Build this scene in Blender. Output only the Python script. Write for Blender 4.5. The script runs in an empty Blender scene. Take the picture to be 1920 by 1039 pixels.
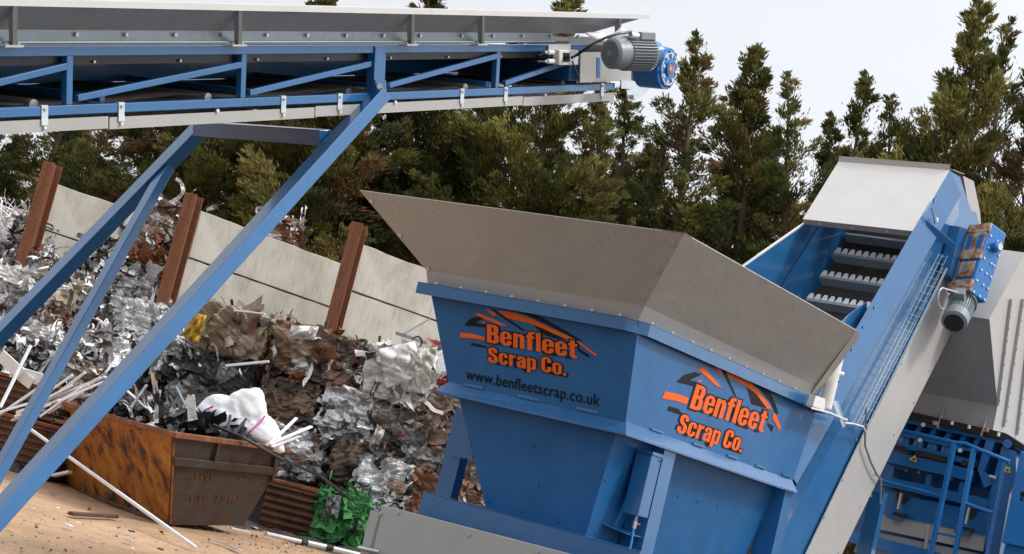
import bpy, math, random
import numpy as np
from mathutils import Vector, Matrix
random.seed(7); RNG = np.random.default_rng(11)
scn = bpy.context.scene
rad = math.radians
# ------------------------------------------------------------------ camera
F = 3324.; CX = 960.; CY = 519.5; ROLL = rad(13.9); PITCH = rad(6.7); CAMZ = 1.7
V3 = lambda *a: np.array(a, float)
fw = V3(0, math.cos(PITCH), math.sin(PITCH)); r0 = V3(1, 0, 0); u0 = V3(0, -math.sin(PITCH), math.cos(PITCH))
RT = math.cos(ROLL) * r0 + math.sin(ROLL) * u0; UP = -math.sin(ROLL) * r0 + math.cos(ROLL) * u0
CAM = V3(0, 0, CAMZ)
cd = bpy.data.cameras.new('camera'); cam = bpy.data.objects.new('camera', cd); scn.collection.objects.link(cam)
cd.sensor_width = 36; cd.lens = F / 1920 * 36; cd.clip_end = 2000
m = Matrix(((RT[0], UP[0], -fw[0]), (RT[1], UP[1], -fw[1]), (RT[2], UP[2], -fw[2])))
cam.matrix_world = Matrix.Translation(CAM) @ m.to_4x4()
scn.camera = cam
# ------------------------------------------------------------------ world, sun, exposure
SUN_EL, SUN_AZ = rad(50), rad(100)
w = bpy.data.worlds.new('World'); scn.world = w; w.use_nodes = True
nt = w.node_tree; bg = nt.nodes['Background']
sky = nt.nodes.new('ShaderNodeTexSky'); sky.sky_type = 'NISHITA'; sky.sun_disc = False
sky.sun_elevation = SUN_EL; sky.sun_rotation = SUN_AZ; sky.dust_density = 3
tc = nt.nodes.new('ShaderNodeTexCoord'); mp = nt.nodes.new('ShaderNodeMapping'); mp.inputs['Scale'].default_value = (1, 1, 3)
nz = nt.nodes.new('ShaderNodeTexNoise'); nz.inputs['Scale'].default_value = 2.8; nz.inputs['Detail'].default_value = 5
cr = nt.nodes.new('ShaderNodeValToRGB'); cr.color_ramp.elements[0].position = .3; cr.color_ramp.elements[0].color = (8.2, 8.5, 9.0, 1)
cr.color_ramp.elements[1].position = .7; cr.color_ramp.elements[1].color = (9.1, 9.2, 9.4, 1)
sx = nt.nodes.new('ShaderNodeSeparateXYZ'); nt.links.new(tc.outputs['Generated'], sx.inputs[0])
zr = nt.nodes.new('ShaderNodeMapRange'); zr.interpolation_type = 'SMOOTHSTEP'; zr.inputs[1].default_value = .30; zr.inputs[2].default_value = .95; zr.inputs[3].default_value = 1; zr.inputs[4].default_value = 2.2
nt.links.new(sx.outputs[2], zr.inputs[0])                       # overcast sky: brighter towards the zenith
vm = nt.nodes.new('ShaderNodeVectorMath'); vm.operation = 'SCALE'
mx = nt.nodes.new('ShaderNodeMix'); mx.data_type = 'RGBA'; mx.inputs[0].default_value = .9
nt.links.new(tc.outputs['Generated'], mp.inputs[0]); nt.links.new(mp.outputs[0], nz.inputs['Vector'])
nt.links.new(nz.outputs['Fac'], cr.inputs[0]); nt.links.new(sky.outputs[0], mx.inputs[6]); nt.links.new(cr.outputs[0], mx.inputs[7])
nt.links.new(mx.outputs[2], vm.inputs[0]); 
dp = nt.nodes.new('ShaderNodeVectorMath'); dp.operation = 'DOT_PRODUCT'; dp.inputs[1].default_value = (math.sin(rad(75)), math.cos(rad(75)), 0); nt.links.new(tc.outputs['Generated'], dp.inputs[0])
az_ = nt.nodes.new('ShaderNodeMapRange'); az_.inputs[1].default_value = -1; az_.inputs[2].default_value = 1; az_.inputs[3].default_value = .62; az_.inputs[4].default_value = 1.18   # thinner cloud on the sun's side
nt.links.new(dp.outputs['Value'], az_.inputs[0]); ml = nt.nodes.new('ShaderNodeMath'); ml.operation = 'MULTIPLY'; nt.links.new(zr.outputs[0], ml.inputs[0]); nt.links.new(az_.outputs[0], ml.inputs[1])
nt.links.new(ml.outputs[0], vm.inputs['Scale']); nt.links.new(vm.outputs[0], bg.inputs['Color']); bg.inputs['Strength'].default_value = .105
sl = bpy.data.lights.new('sun', 'SUN'); sl.energy = 2.0; sl.angle = rad(10); sl.color = (1, .95, .88)
so = bpy.data.objects.new('sun', sl); scn.collection.objects.link(so)
sd = Vector((math.sin(SUN_AZ) * math.cos(SUN_EL), math.cos(SUN_AZ) * math.cos(SUN_EL), math.sin(SUN_EL)))
so.rotation_euler = sd.to_track_quat('Z', 'Y').to_euler()
scn.view_settings.view_transform = 'Standard'; scn.view_settings.look = 'None'; scn.view_settings.exposure = .12; scn.view_settings.gamma = 1

# ------------------------------------------------------------------ measuring helpers (pixels of the photo onto real planes)
def ray(x, y): return fw + (x - CX) / F * RT + (CY - y) / F * UP
def P(x, y, D): return CAM + ray(x, y) * D
def pl(x, y, pt, n):
    d = ray(x, y); return CAM + d * np.dot(pt - CAM, n) / np.dot(d, n)
EZ = V3(0, 0, 1)
def gnd(x, y, z=0.): return pl(x, y, V3(0, 0, z), EZ)
AZ = rad(34); E1 = V3(math.sin(AZ), math.cos(AZ), 0); E2 = V3(-math.cos(AZ), math.sin(AZ), 0)
O = P(1205, 600, 16); O = V3(O[0], O[1], 0)
def W(a, b, z): return O + a * E1 + b * E2 + z * EZ          # feeder frame
def pa(x, y, a): return pl(x, y, W(a, 0, 0), E1)
def pb(x, y, b): return pl(x, y, W(0, b, 0), E2)
PH = rad(55); TD = E1 * math.cos(PH) + EZ * math.sin(PH); TN = -E1 * math.sin(PH) + EZ * math.cos(PH)
T0 = pb(1680, 560, .3)
def T(t, b, n): return T0 + t * TD + (b - .3) * E2 + n * TN  # elevator frame
def tb(x, y, b): return pb(x, y, b)
DV = ray(3156, 75.5); DV = DV / np.linalg.norm(DV)
K0 = P(0, 212.5, 9.); WV = np.cross(DV, EZ); WV /= np.linalg.norm(WV); HV = np.cross(WV, DV)
def K(s, w_, h): return K0 + s * DV + w_ * WV + h * HV        # conveyor frame
def kp(x, y, w_): return pl(x, y, K(0, w_, 0), WV)
def unit(v): v = np.array(v, float); return v / np.linalg.norm(v)

# ------------------------------------------------------------------ materials
def newmat(name):
    m = bpy.data.materials.new(name); m.use_nodes = True; n = m.node_tree
    return m, n, n.nodes['Principled BSDF']
def N(n, t, **k):
    x = n.nodes.new(t)
    for a, b in k.items(): setattr(x, a, b)
    return x
def noise(n, scale, detail=4, rough=.55, coord='Object', sc=None, dist=0):
    tc = N(n, 'ShaderNodeTexCoord'); z = N(n, 'ShaderNodeTexNoise')
    z.inputs['Scale'].default_value = scale; z.inputs['Detail'].default_value = detail; z.inputs['Roughness'].default_value = rough
    z.inputs['Distortion'].default_value = dist
    if sc:
        mp = N(n, 'ShaderNodeMapping'); mp.inputs['Scale'].default_value = sc
        n.links.new(tc.outputs[coord], mp.inputs[0]); n.links.new(mp.outputs[0], z.inputs['Vector'])
    else: n.links.new(tc.outputs[coord], z.inputs['Vector'])
    return z
def ramp(n, src, stops):
    c = N(n, 'ShaderNodeValToRGB'); el = c.color_ramp.elements
    while len(el) < len(stops): el.new(.5)
    for e, (p, col) in zip(el, stops):
        e.position = p; e.color = (*col, 1) if len(col) == 3 else col
    n.links.new(src, c.inputs[0]); return c
def g(v): return (v, v, v)
def mixc(n, fac, a, b, mode='MIX'):
    x = N(n, 'ShaderNodeMix', data_type='RGBA', blend_type=mode)
    for i, s in ((0, fac), (6, a), (7, b)):
        if isinstance(s, (int, float)): x.inputs[i].default_value = s
        elif isinstance(s, tuple): x.inputs[i].default_value = (*s, 1)
        else: n.links.new(s, x.inputs[i])
    return x.outputs[2]
def bump(n, b, src, strength, dist=.02):
    k = N(n, 'ShaderNodeBump'); k.inputs['Strength'].default_value = strength; k.inputs['Distance'].default_value = dist
    n.links.new(src, k.inputs['Height']); n.links.new(k.outputs[0], b.inputs['Normal'])
def paint(name, col, rough=.35, dirt=(.16, .12, .09), amt=.25, var=.12, metal=0., coat=0., sc=3., waves=.25, spec=.5):
    m, n, b = newmat(name)
    z1 = noise(n, sc, 5); z2 = noise(n, 28, 4)
    c = mixc(n, ramp(n, z1.outputs[0], [(.3, g(0)), (.75, g(1))]).outputs[0], tuple(x * (1 - var) for x in col), tuple(min(1, x * (1 + var)) for x in col))
    d = N(n, 'ShaderNodeMath', operation='MULTIPLY'); n.links.new(z1.outputs[0], d.inputs[0]); n.links.new(z2.outputs[0], d.inputs[1])
    f = ramp(n, d.outputs[0], [(.27, g(0)), (.55, g(amt))])
    c = mixc(n, f.outputs[0], c, dirt)
    n.links.new(c, b.inputs['Base Color'])
    r = ramp(n, z2.outputs[0], [(.25, g(rough * .8)), (.8, g(min(1, rough * 1.35)))]); n.links.new(r.outputs[0], b.inputs['Roughness'])
    b.inputs['Specular IOR Level'].default_value = spec; b.inputs['Metallic'].default_value = metal; b.inputs['Coat Weight'].default_value = coat; b.inputs['Coat Roughness'].default_value = .1
    z3 = noise(n, 2.3, 3); bump(n, b, z3.outputs[0], waves, .03)
    return m
M = {}
M['blue'] = paint('blue_paint', (.016, .128, .325), .30, coat=.6, amt=.03, waves=0)
M['hblue'] = paint('hopper_blue_paint', (.014, .118, .31), .42, coat=.12, amt=.05, waves=.1, spec=.35)
M['blue2'] = paint('deep_blue_paint', (.006, .13, .37), .34, coat=.35, amt=.08)
M['bluebright'] = paint('bright_blue_paint', (.008, .16, .48), .3, coat=.4, amt=.08)
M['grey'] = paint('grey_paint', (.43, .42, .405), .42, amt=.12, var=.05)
M['greydark'] = paint('grey_shaded_paint', (.34, .34, .34), .45, amt=.2)  # darker copy of the grey, shade of undersides put into the colour
M['taupe'] = paint('taupe_grey_paint', (.47, .42, .365), .40, dirt=(.22, .12, .05), amt=.45, var=.1, sc=1.6, waves=.5)
M['lightgrey'] = paint('light_grey_paint', (.62, .61, .59), .4, amt=.06, var=.04)
M['white'] = paint('white_paint', (.78, .77, .74), .4, amt=.1, var=.03)
M['zinc'] = paint('zinc_plated_steel', (.62, .68, .70), .33, metal=.75, amt=.2)
M['rail'] = paint('dull_galvanised_strip', (.33, .38, .42), .4, metal=.3, amt=.25)
M['steel'] = paint('steel', (.55, .55, .53), .35, metal=.8, amt=.3)
M['motor'] = paint('motor_grey_paint', (.21, .24, .255), .4, amt=.2)
M['black'] = paint('black_rubber', (.012, .012, .014), .55, amt=.3)
M['blackgloss'] = paint('black_plastic', (.01, .01, .012), .35, amt=.15)
M['flight'] = paint('worn_flight_steel', (.33, .38, .43), .45, metal=.1, amt=.3)
M['tooth'] = paint('pale_worn_steel', (.78, .82, .80), .5, metal=.0, amt=.2)
M['belt'] = paint('dusty_belt', (.045, .038, .035), .8, amt=.6)
M['orange'] = paint('orange_vinyl', (.88, .13, .008), .5, amt=.05, var=.03, spec=.25)
M['blackv'] = paint('black_vinyl', (.008, .007, .009), .5, amt=.03, spec=.2)
M['yellow'] = paint('yellow_label', (.85, .55, .02), .4, amt=.1)
M['red'] = paint('red_handle', (.6, .02, .02), .35)
M['cyan'] = paint('blue_air_hose', (.02, .25, .55), .35)
M['paper'] = paint('white_sheet', (.85, .85, .88), .6, amt=.03)
M['plastic'] = paint('white_plastic_strip', (.75, .75, .76), .4, amt=.3)
M['darkplastic'] = paint('dark_plastic_strip', (.025, .026, .03), .4, amt=.25)
M['midplastic'] = paint('grey_plastic_strip', (.22, .23, .24), .4, amt=.25)
def rusty(name, stops, sc=2.5, vert=None, dist=.6):
    m, n, b = newmat(name); z = noise(n, sc, 10, .7, sc=vert, dist=dist); z2 = noise(n, 22, 5)
    c = ramp(n, z.outputs[0], stops); n.links.new(mixc(n, .6, c.outputs[0], ramp(n, z2.outputs[0], [(.3, g(.35)), (.7, g(1))]).outputs[0], 'MULTIPLY'), b.inputs['Base Color'])
    b.inputs['Roughness'].default_value = .75; bump(n, b, z2.outputs[0], .5, .012); return m
M['rust'] = rusty('rusted_steel', [(.3, (.10, .035, .018)), (.55, (.26, .085, .03)), (.75, (.36, .15, .06))], vert=(1, 1, .35))
M['rustpost'] = rusty('rusted_post', [(.3, (.15, .055, .027)), (.6, (.28, .105, .045)), (.8, (.36, .17, .085))], 3, (2, 2, .3))
M['rustdark'] = rusty('dark_rusted_steel', [(.3, (.055, .028, .018)), (.55, (.13, .06, .03)), (.78, (.22, .10, .04))])
M['skipyellow'] = rusty('rust_eaten_yellow_paint', [(.34, (.03, .012, .007)), (.42, (.12, .038, .012)), (.46, (.34, .10, .012)), (.55, (.50, .185, .016)), (.70, (.58, .27, .05))], 2.4, None, .15)
M['skipdark'] = rusty('weathered_grey_rust', [(.3, (.028, .014, .010)), (.5, (.065, .034, .02)), (.6, (.05, .05, .045)), (.78, (.06, .085, .085))], 1.6)
M['gearrust'] = rusty('rust_stained_cream', [(.38, (.62, .52, .40)), (.48, (.62, .48, .34)), (.55, (.45, .17, .06)), (.7, (.28, .09, .03))], 7)
def concrete(name):
    m, n, b = newmat(name)
    z1 = noise(n, 1.3, 8, .6); z2 = noise(n, 6, 6, .7, sc=(3, 3, .35)); z3 = noise(n, 45, 3)
    c = ramp(n, z1.outputs[0], [(.3, (.34, .31, .26)), (.5, (.46, .435, .38)), (.75, (.58, .555, .50))]).outputs[0]
    c = mixc(n, ramp(n, z2.outputs[0], [(.54, g(0)), (.74, g(.6))]).outputs[0], c, (.17, .155, .09))
    z4 = noise(n, 3.1, 6, .7); c = mixc(n, ramp(n, z4.outputs[0], [(.68, g(0)), (.74, g(.5))]).outputs[0], c, (.5, .22, .09))
    n.links.new(c, b.inputs['Base Color']); b.inputs['Roughness'].default_value = .85; bump(n, b, z3.outputs[0], .35, .01); return m
M['concrete'] = concrete('stained_concrete')
def ground_mat():
    m, n, b = newmat('sandy_yard')
    z1 = noise(n, .35, 8, .6); z2 = noise(n, 3.5, 8, .7, dist=1.); z3 = noise(n, 60, 4, .7); z4 = noise(n, .9, 5, .6, sc=(1, 3.4, 1), dist=1.5)
    c = ramp(n, z1.outputs[0], [(.3, (.34, .205, .115)), (.5, (.43, .27, .155)), (.75, (.50, .335, .205))]).outputs[0]
    c = mixc(n, ramp(n, z2.outputs[0], [(.46, g(0)), (.7, g(.7))]).outputs[0], c, (.20, .13, .08))
    c = mixc(n, ramp(n, z4.outputs[0], [(.62, g(0)), (.68, g(.65))]).outputs[0], c, (.17, .10, .06))
    c = mixc(n, ramp(n, z3.outputs[0], [(.62, g(0)), (.72, g(.5))]).outputs[0], c, (.2, .14, .1))
    n.links.new(c, b.inputs['Base Color']); b.inputs['Roughness'].default_value = .92
    bump(n, b, mixc(n, .5, z2.outputs[0], z3.outputs[0]), .5, .03); return m
M['ground'] = ground_mat()
def attrmat(name, rough=.45, grime=.5, bsc=30, trans=0):
    m, n, b = newmat(name); a = N(n, 'ShaderNodeAttribute', attribute_name='Col')
    z = noise(n, 7, 6, .7); z2 = noise(n, bsc, 4)
    c = mixc(n, grime, a.outputs['Color'], ramp(n, z.outputs[0], [(.3, g(.2)), (.62, g(1))]).outputs[0], 'MULTIPLY')
    n.links.new(c, b.inputs['Base Color']); n.links.new(a.outputs['Alpha'], b.inputs['Metallic'])
    r = ramp(n, z2.outputs[0], [(.3, g(rough * .6)), (.7, g(min(1, rough * 1.5)))]); n.links.new(r.outputs[0], b.inputs['Roughness'])
    z5 = noise(n, 5, 6, .6, dist=2.2); bump(n, b, mixc(n, .3, z5.outputs[0], z2.outputs[0]), .9, .07); return m
M['scrap'] = attrmat('crumpled_scrap_metal', rough=.32, grime=.3)
def leafmat():
    m, n, b = newmat('conifer_foliage'); a = N(n, 'ShaderNodeAttribute', attribute_name='Col')
    oi = N(n, 'ShaderNodeObjectInfo'); z = noise(n, .8, 4)
    c = mixc(n, ramp(n, z.outputs[0], [(.35, g(0)), (.7, g(.5))]).outputs[0], a.outputs['Color'], (.085, .085, .018))
    hs = N(n, 'ShaderNodeHueSaturation'); mr = N(n, 'ShaderNodeMapRange'); mr.inputs[3].default_value = .75; mr.inputs[4].default_value = 1.25
    n.links.new(oi.outputs['Random'], mr.inputs[0]); n.links.new(mr.outputs[0], hs.inputs['Value']); n.links.new(c, hs.inputs['Color'])
    n.links.new(hs.outputs[0], b.inputs['Base Color']); b.inputs['Roughness'].default_value = .7; b.inputs['Specular IOR Level'].default_value = .25
    t = N(n, 'ShaderNodeBsdfTranslucent'); n.links.new(hs.outputs[0], t.inputs[0]); ms = N(n, 'ShaderNodeMixShader'); ms.inputs[0].default_value = .35
    n.links.new(b.outputs[0], ms.inputs[1]); n.links.new(t.outputs[0], ms.inputs[2]); n.links.new(ms.outputs[0], n.nodes['Material Output'].inputs[0]); return m
M['leaf'] = leafmat()
M['bark'] = rusty('conifer_bark', [(.3, (.05, .035, .022)), (.6, (.12, .085, .05)), (.8, (.17, .13, .08))], 6, (1, 1, .2))
def bagmat():
    m, n, b = newmat('woven_white_bag'); z = noise(n, 9, 5); bump(n, b, z.outputs[0], .5, .03)
    b.inputs['Base Color'].default_value = (.80, .80, .82, 1); b.inputs['Roughness'].default_value = .6; return m
M['bag'] = bagmat()
M['pink'] = paint('pink_ribbon', (.6, .12, .42), .5)

# ------------------------------------------------------------------ mesh helpers
class MB:
    def __init__(s): s.v = []; s.f = []
    def add(s, vs, fs):
        k = len(s.v); s.v += [np.array(x, float) for x in vs]; s.f += [[i + k for i in f] for f in fs]; return s
    def obox(s, c, ax, ay, az):                      # half-extent vectors
        c = np.array(c, float); vs = [c + i * ax + j * ay + k * az for i in (-1, 1) for j in (-1, 1) for k in (-1, 1)]
        return s.add(vs, [[0, 1, 3, 2], [4, 6, 7, 5], [0, 4, 5, 1], [2, 3, 7, 6], [0, 2, 6, 4], [1, 5, 7, 3]])
    def wbox(s, a0, a1, b0, b1, z0, z1):             # box in feeder frame
        return s.obox(W((a0 + a1) / 2, (b0 + b1) / 2, (z0 + z1) / 2), E1 * (a1 - a0) / 2, E2 * (b1 - b0) / 2, EZ * (z1 - z0) / 2)
    def tbox(s, t0, t1, b0, b1, n0, n1):
        return s.obox(T((t0 + t1) / 2, (b0 + b1) / 2, (n0 + n1) / 2), TD * (t1 - t0) / 2, E2 * (b1 - b0) / 2, TN * (n1 - n0) / 2)
    def kbox(s, s0, s1, w0, w1, h0, h1):
        return s.obox(K((s0 + s1) / 2, (w0 + w1) / 2, (h0 + h1) / 2), DV * (s1 - s0) / 2, WV * (w1 - w0) / 2, HV * (h1 - h0) / 2)
    def beam(s, p, q, wd, ht, side=None):            # side: direction of width
        p = np.array(p, float); q = np.array(q, float); d = unit(q - p)
        side = np.array(side if side is not None else np.cross(d, EZ), float); side = unit(side - d * np.dot(side, d)); up = np.cross(side, d)
        return s.obox((p + q) / 2, (q - p) / 2, side * wd / 2, up * ht / 2)
    def slab(s, pts, t):                             # polygon extruded by vector t
        pts = [np.array(p, float) for p in pts]; n = len(pts); vs = pts + [p + t for p in pts]
        fs = [list(range(n))[::-1], list(range(n, 2 * n))] + [[i, (i + 1) % n, n + (i + 1) % n, n + i] for i in range(n)]
        return s.add(vs, fs)
    def cyl(s, p, q, r, n=16, r2=None, caps=True):
        p = np.array(p, float); q = np.array(q, float); r2 = r if r2 is None else r2; d = unit(q - p)
        x = unit(np.cross(d, EZ if abs(d[2]) < .9 else V3(1, 0, 0))); y = np.cross(d, x)
        vs = [p + r * (math.cos(t) * x + math.sin(t) * y) for t in [2 * math.pi * i / n for i in range(n)]] + [q + r2 * (math.cos(t) * x + math.sin(t) * y) for t in [2 * math.pi * i / n for i in range(n)]]
        fs = [[i, (i + 1) % n, n + (i + 1) % n, n + i] for i in range(n)]
        if caps: fs += [list(range(n))[::-1], list(range(n, 2 * n))]
        return s.add(vs, fs)
    def tube(s, pts, r, n=8):
        pts = [np.array(p, float) for p in pts]; rings = []
        k = len(s.v)
        for i, p in enumerate(pts):
            d = unit(pts[min(i + 1, len(pts) - 1)] - pts[max(i - 1, 0)]); x = unit(np.cross(d, V3(.3, .2, .93))); y = np.cross(d, x)
            s.v += [p + r * (math.cos(2 * math.pi * j / n) * x + math.sin(2 * math.pi * j / n) * y) for j in range(n)]
        for i in range(len(pts) - 1):
            for j in range(n): s.f.append([k + i * n + j, k + i * n + (j + 1) % n, k + (i + 1) * n + (j + 1) % n, k + (i + 1) * n + j])
        s.f.append([k + j for j in range(n)][::-1]); s.f.append([k + (len(pts) - 1) * n + j for j in range(n)]); return s
    def disc(s, c, nrm, r, t, n=10):                 # bolt heads, washers
        c = np.array(c, float); return s.cyl(c, c + unit(nrm) * t, r, n)
    def ring(s, c, nrm, ro, ri, t, n=28):
        c = np.array(c, float); nrm = unit(nrm); x = unit(np.cross(nrm, V3(.1, .2, .97))); y = np.cross(nrm, x); vs = []
        for off, r in ((0, ro), (t, ro), (t, ri), (0, ri)):
            vs += [c + nrm * off + r * (math.cos(2 * math.pi * i / n) * x + math.sin(2 * math.pi * i / n) * y) for i in range(n)]
        fs = [[k * n + i, k * n + (i + 1) % n, ((k + 1) % 4) * n + (i + 1) % n, ((k + 1) % 4) * n + i] for k in range(4) for i in range(n)]
        return s.add(vs, fs)
    def dome(s, c, nrm, r, h, n=8):
        s.cyl(c, np.array(c) + unit(nrm) * h * .6, r, n, r * .85); return s
def props(o, label=None, cat=None, group=None, kind=None):
    if label: o['label'] = label
    if cat: o['category'] = cat
    if group: o['group'] = group
    if kind: o['kind'] = kind
    return o
def root(name, loc, label, cat, group=None):
    o = bpy.data.objects.new(name, None); scn.collection.objects.link(o); o.location = tuple(loc); o.empty_display_size = .1
    return props(o, label, cat, group)
def rootloc(o):
    l = V3(0, 0, 0)
    while o is not None: l = l + np.array(o.location); o = o.parent
    return l
def part(name, mb, mat, parent=None, label=None, bevel=0., smooth=False, loc=None):
    base = rootloc(parent) if parent is not None else (np.array(loc, float) if loc is not None else V3(0, 0, 0))
    me = bpy.data.meshes.new(name); me.from_pydata([tuple(v - base) for v in mb.v], [], mb.f); me.validate(); me.update()
    import bmesh as _b
    bm = _b.new(); bm.from_mesh(me); _b.ops.recalc_face_normals(bm, faces=bm.faces); bm.to_mesh(me); bm.free()
    me.materials.append(M[mat] if isinstance(mat, str) else mat)
    o = bpy.data.objects.new(name, me); scn.collection.objects.link(o)
    if parent is not None: o.parent = parent
    elif loc is not None: o.location = tuple(loc)
    if bevel:
        b = o.modifiers.new('bevel', 'BEVEL'); b.width = bevel; b.segments = 2; b.limit_method = 'ANGLE'; b.angle_limit = rad(40)
    if smooth:
        me.polygons.foreach_set('use_smooth', [True] * len(me.polygons))
        try: me.set_sharp_from_angle(angle=rad(40))
        except Exception: pass
    if label: o['label'] = label
    return o
def np_mesh(name, V, Fc, col, mat, parent=None, smooth=False, loc=None):
    me = bpy.data.meshes.new(name); nv = len(V); nf, k = Fc.shape
    me.vertices.add(nv); me.vertices.foreach_set('co', np.asarray(V, np.float32).ravel())
    me.loops.add(nf * k); me.loops.foreach_set('vertex_index', Fc.astype(np.int32).ravel())
    me.polygons.add(nf); me.polygons.foreach_set('loop_start', np.arange(0, nf * k, k, dtype=np.int32)); me.polygons.foreach_set('loop_total', np.full(nf, k, np.int32))
    me.update(calc_edges=True); me.validate()
    if col is not None:
        a = me.color_attributes.new('Col', 'FLOAT_COLOR', 'POINT'); a.data.foreach_set('color', np.asarray(col, np.float32).ravel())
    me.materials.append(M[mat])
    if smooth: me.polygons.foreach_set('use_smooth', [True] * nf)
    o = bpy.data.objects.new(name, me); scn.collection.objects.link(o)
    if parent is not None: o.parent = parent
    if loc is not None: o.location = tuple(loc)
    return o

# ------------------------------------------------------------------ ground
GV = []; n_ = 60; xs = np.concatenate([-np.geomspace(400, 1, n_), np.linspace(-.9, .9, 3), np.geomspace(1, 400, n_)])
XX, YY = np.meshgrid(xs * .8 - 3, xs + 24); r_ = np.hypot(XX + 3, YY - 24)
ZZ = (.02 * np.sin(XX * 1.3 + YY * .4) + .025 * np.sin(YY * .9 - XX * .5 + 1)) * np.clip(r_ / 8, .3, 1) - .03
k_ = len(xs); idx = np.arange(k_ * k_).reshape(k_, k_)
FF = np.stack([idx[:-1, :-1], idx[:-1, 1:], idx[1:, 1:], idx[1:, :-1]], -1).reshape(-1, 4)
go = np_mesh('ground', np.stack([XX, YY, ZZ], -1).reshape(-1, 3), FF, None, 'ground', smooth=True); props(go, 'sandy brown scrap yard ground with stains', kind='structure')

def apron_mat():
    m, n, b = newmat('added_dark_concrete'); z = noise(n, 1.2, 8, .65); z2 = noise(n, 40, 4)
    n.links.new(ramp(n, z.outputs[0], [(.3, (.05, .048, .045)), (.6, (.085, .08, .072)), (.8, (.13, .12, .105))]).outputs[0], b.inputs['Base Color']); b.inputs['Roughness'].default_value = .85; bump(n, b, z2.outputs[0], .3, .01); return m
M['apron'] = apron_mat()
ap = part('added_apron', MB().slab([V3(x, y, .035) for x, y in ((-40, -30), (-40, 9), (-5.2, 14.6), (-3.5, 15.6), (-.4, 30), (3, 37), (30, 37), (30, -30))], -EZ * .14), 'apron'); props(ap, 'unseen dark concrete apron added under the machines to cut bounced light', kind='structure')  # unseen dark slab, added to cut sand bounce onto panels and undersides
# ------------------------------------------------------------------ trees
GREENS = [(.075, .096, .030), (.115, .128, .038), (.17, .165, .05), (.055, .072, .028), (.24, .20, .075)]
BROWN = (.16, .10, .05)
def tree_mesh(seed, h=16., rmax=1.7, dens=1., brown=.06, nl=100, z0=.1, bare=.12):
    R = np.random.default_rng(seed); tv = MB(); P_ = []; D_ = []; C_ = []; S_ = []
    bend = R.normal(0, .25, 2)
    def tr(z): u = z / h; return np.array([bend[0] * math.sin(u * 3), bend[1] * math.sin(u * 2.4 + 1) - bend[1] * .84, z])
    zz = np.linspace(0, h * .985, 14); n = 7; vs = []
    for i, z in enumerate(zz):
        c = tr(z); rr = max(.012, .19 * (1 - z / h) ** .8)
        vs += [c + rr * np.array([math.cos(6.283 * j / n), math.sin(6.283 * j / n), 0]) for j in range(n)]
    tv.add(vs, [[i * n + j, i * n + (j + 1) % n, (i + 1) * n + (j + 1) % n, (i + 1) * n + j] for i in range(13) for j in range(n)])
    lob = R.uniform(.5, 1.45, (8, 5))
    def plume(p, d, L, col, fol):
        q = p + d * L; q[2] += .15 * L
        r1 = .008 + .012 * L; tv.cyl(p, q, r1, 3, .003, caps=False)
        if not fol: return
        nc = int((2.5 + L * 8) * dens) + 1
        for k in range(nc):
            s = R.uniform(.12, 1.0) ** .8; cl = (.05 + .17 * min(1.4, L)) * (1.12 - s) ** .6 + .015
            c = p + (q - p) * s + R.normal(0, cl * .45, 3); nb = int(R.integers(13, 24))
            off = R.normal(0, 1, (nb, 3)) * cl * .42; P_.append(c + off)
            dd = d * 1.0 + np.array([0, 0, .35]) + R.normal(0, .36, (nb, 3)) + off / cl * .3; D_.append(dd / np.linalg.norm(dd, axis=1)[:, None])
            C_.append(col * R.uniform(.55, 1.5, (nb, 1)) * R.uniform(.75, 1.3)); S_.append(R.uniform(.07, .19, nb))
    for i in range(nl):
        u = z0 + (1 - z0) * ((i + R.random()) / nl) ** .9
        prof = min(1., ((1.01 - u) / .44) ** .95)
        az = R.uniform(0, 6.283); lb = lob[int(u * 7.99), int(az / 6.284 * 5)]
        L = rmax * prof * lb * R.uniform(.7, 1.25) + .10 + .12 * (1 - u)
        el = rad(R.uniform(15, 48) + 30 * u * u)
        d = np.array([math.cos(az) * math.cos(el), math.sin(az) * math.cos(el), math.sin(el)]); p = tr(u * h)
        isb = R.random() < brown; col = np.array(BROWN if isb else GREENS[R.choice(5, p=[.24, .28, .22, .10, .16])]) * R.uniform(.7, 1.35)
        fol = R.random() > bare
        plume(p, d, L, col, fol)
        q = p + d * L
        for k in range(int(1 + L * 2.2)):
            s = R.uniform(.25, .9); dd = d + R.normal(0, .45, 3) + [0, 0, .35]; dd /= np.linalg.norm(dd)
            plume(p + (q - p) * s, dd, L * R.uniform(.3, .6) * (1.2 - s) + .12, col, fol)
    plume(tr(h * .90), np.array([.05, 0, 1.]), h * .085, np.array(GREENS[1]), dens > .5)
    Pp = np.concatenate(P_); Dd = np.concatenate(D_); Cc = np.concatenate(C_); Ss = np.concatenate(S_)[:, None]; nB = len(Pp)
    sd = np.cross(Dd, R.normal(0, 1, (nB, 3))); sd /= np.linalg.norm(sd, axis=1)[:, None]
    w_ = Ss * R.uniform(.09, .16, (nB, 1)); V = np.stack([Pp - sd * w_ * .3, Pp + Dd * Ss * .45 - sd * w_, Pp + Dd * Ss, Pp + Dd * Ss * .5 + sd * w_], 1).reshape(-1, 3)
    Fc = np.arange(nB * 4).reshape(-1, 4); col = np.repeat(np.concatenate([Cc, np.zeros((nB, 1))], 1), 4, 0)
    cr_ = np_mesh('crown', V, Fc, col, 'leaf'); t_ = part('trunk', tv, 'bark', smooth=True)
    return cr_, t_, h
KIND = {}
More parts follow.
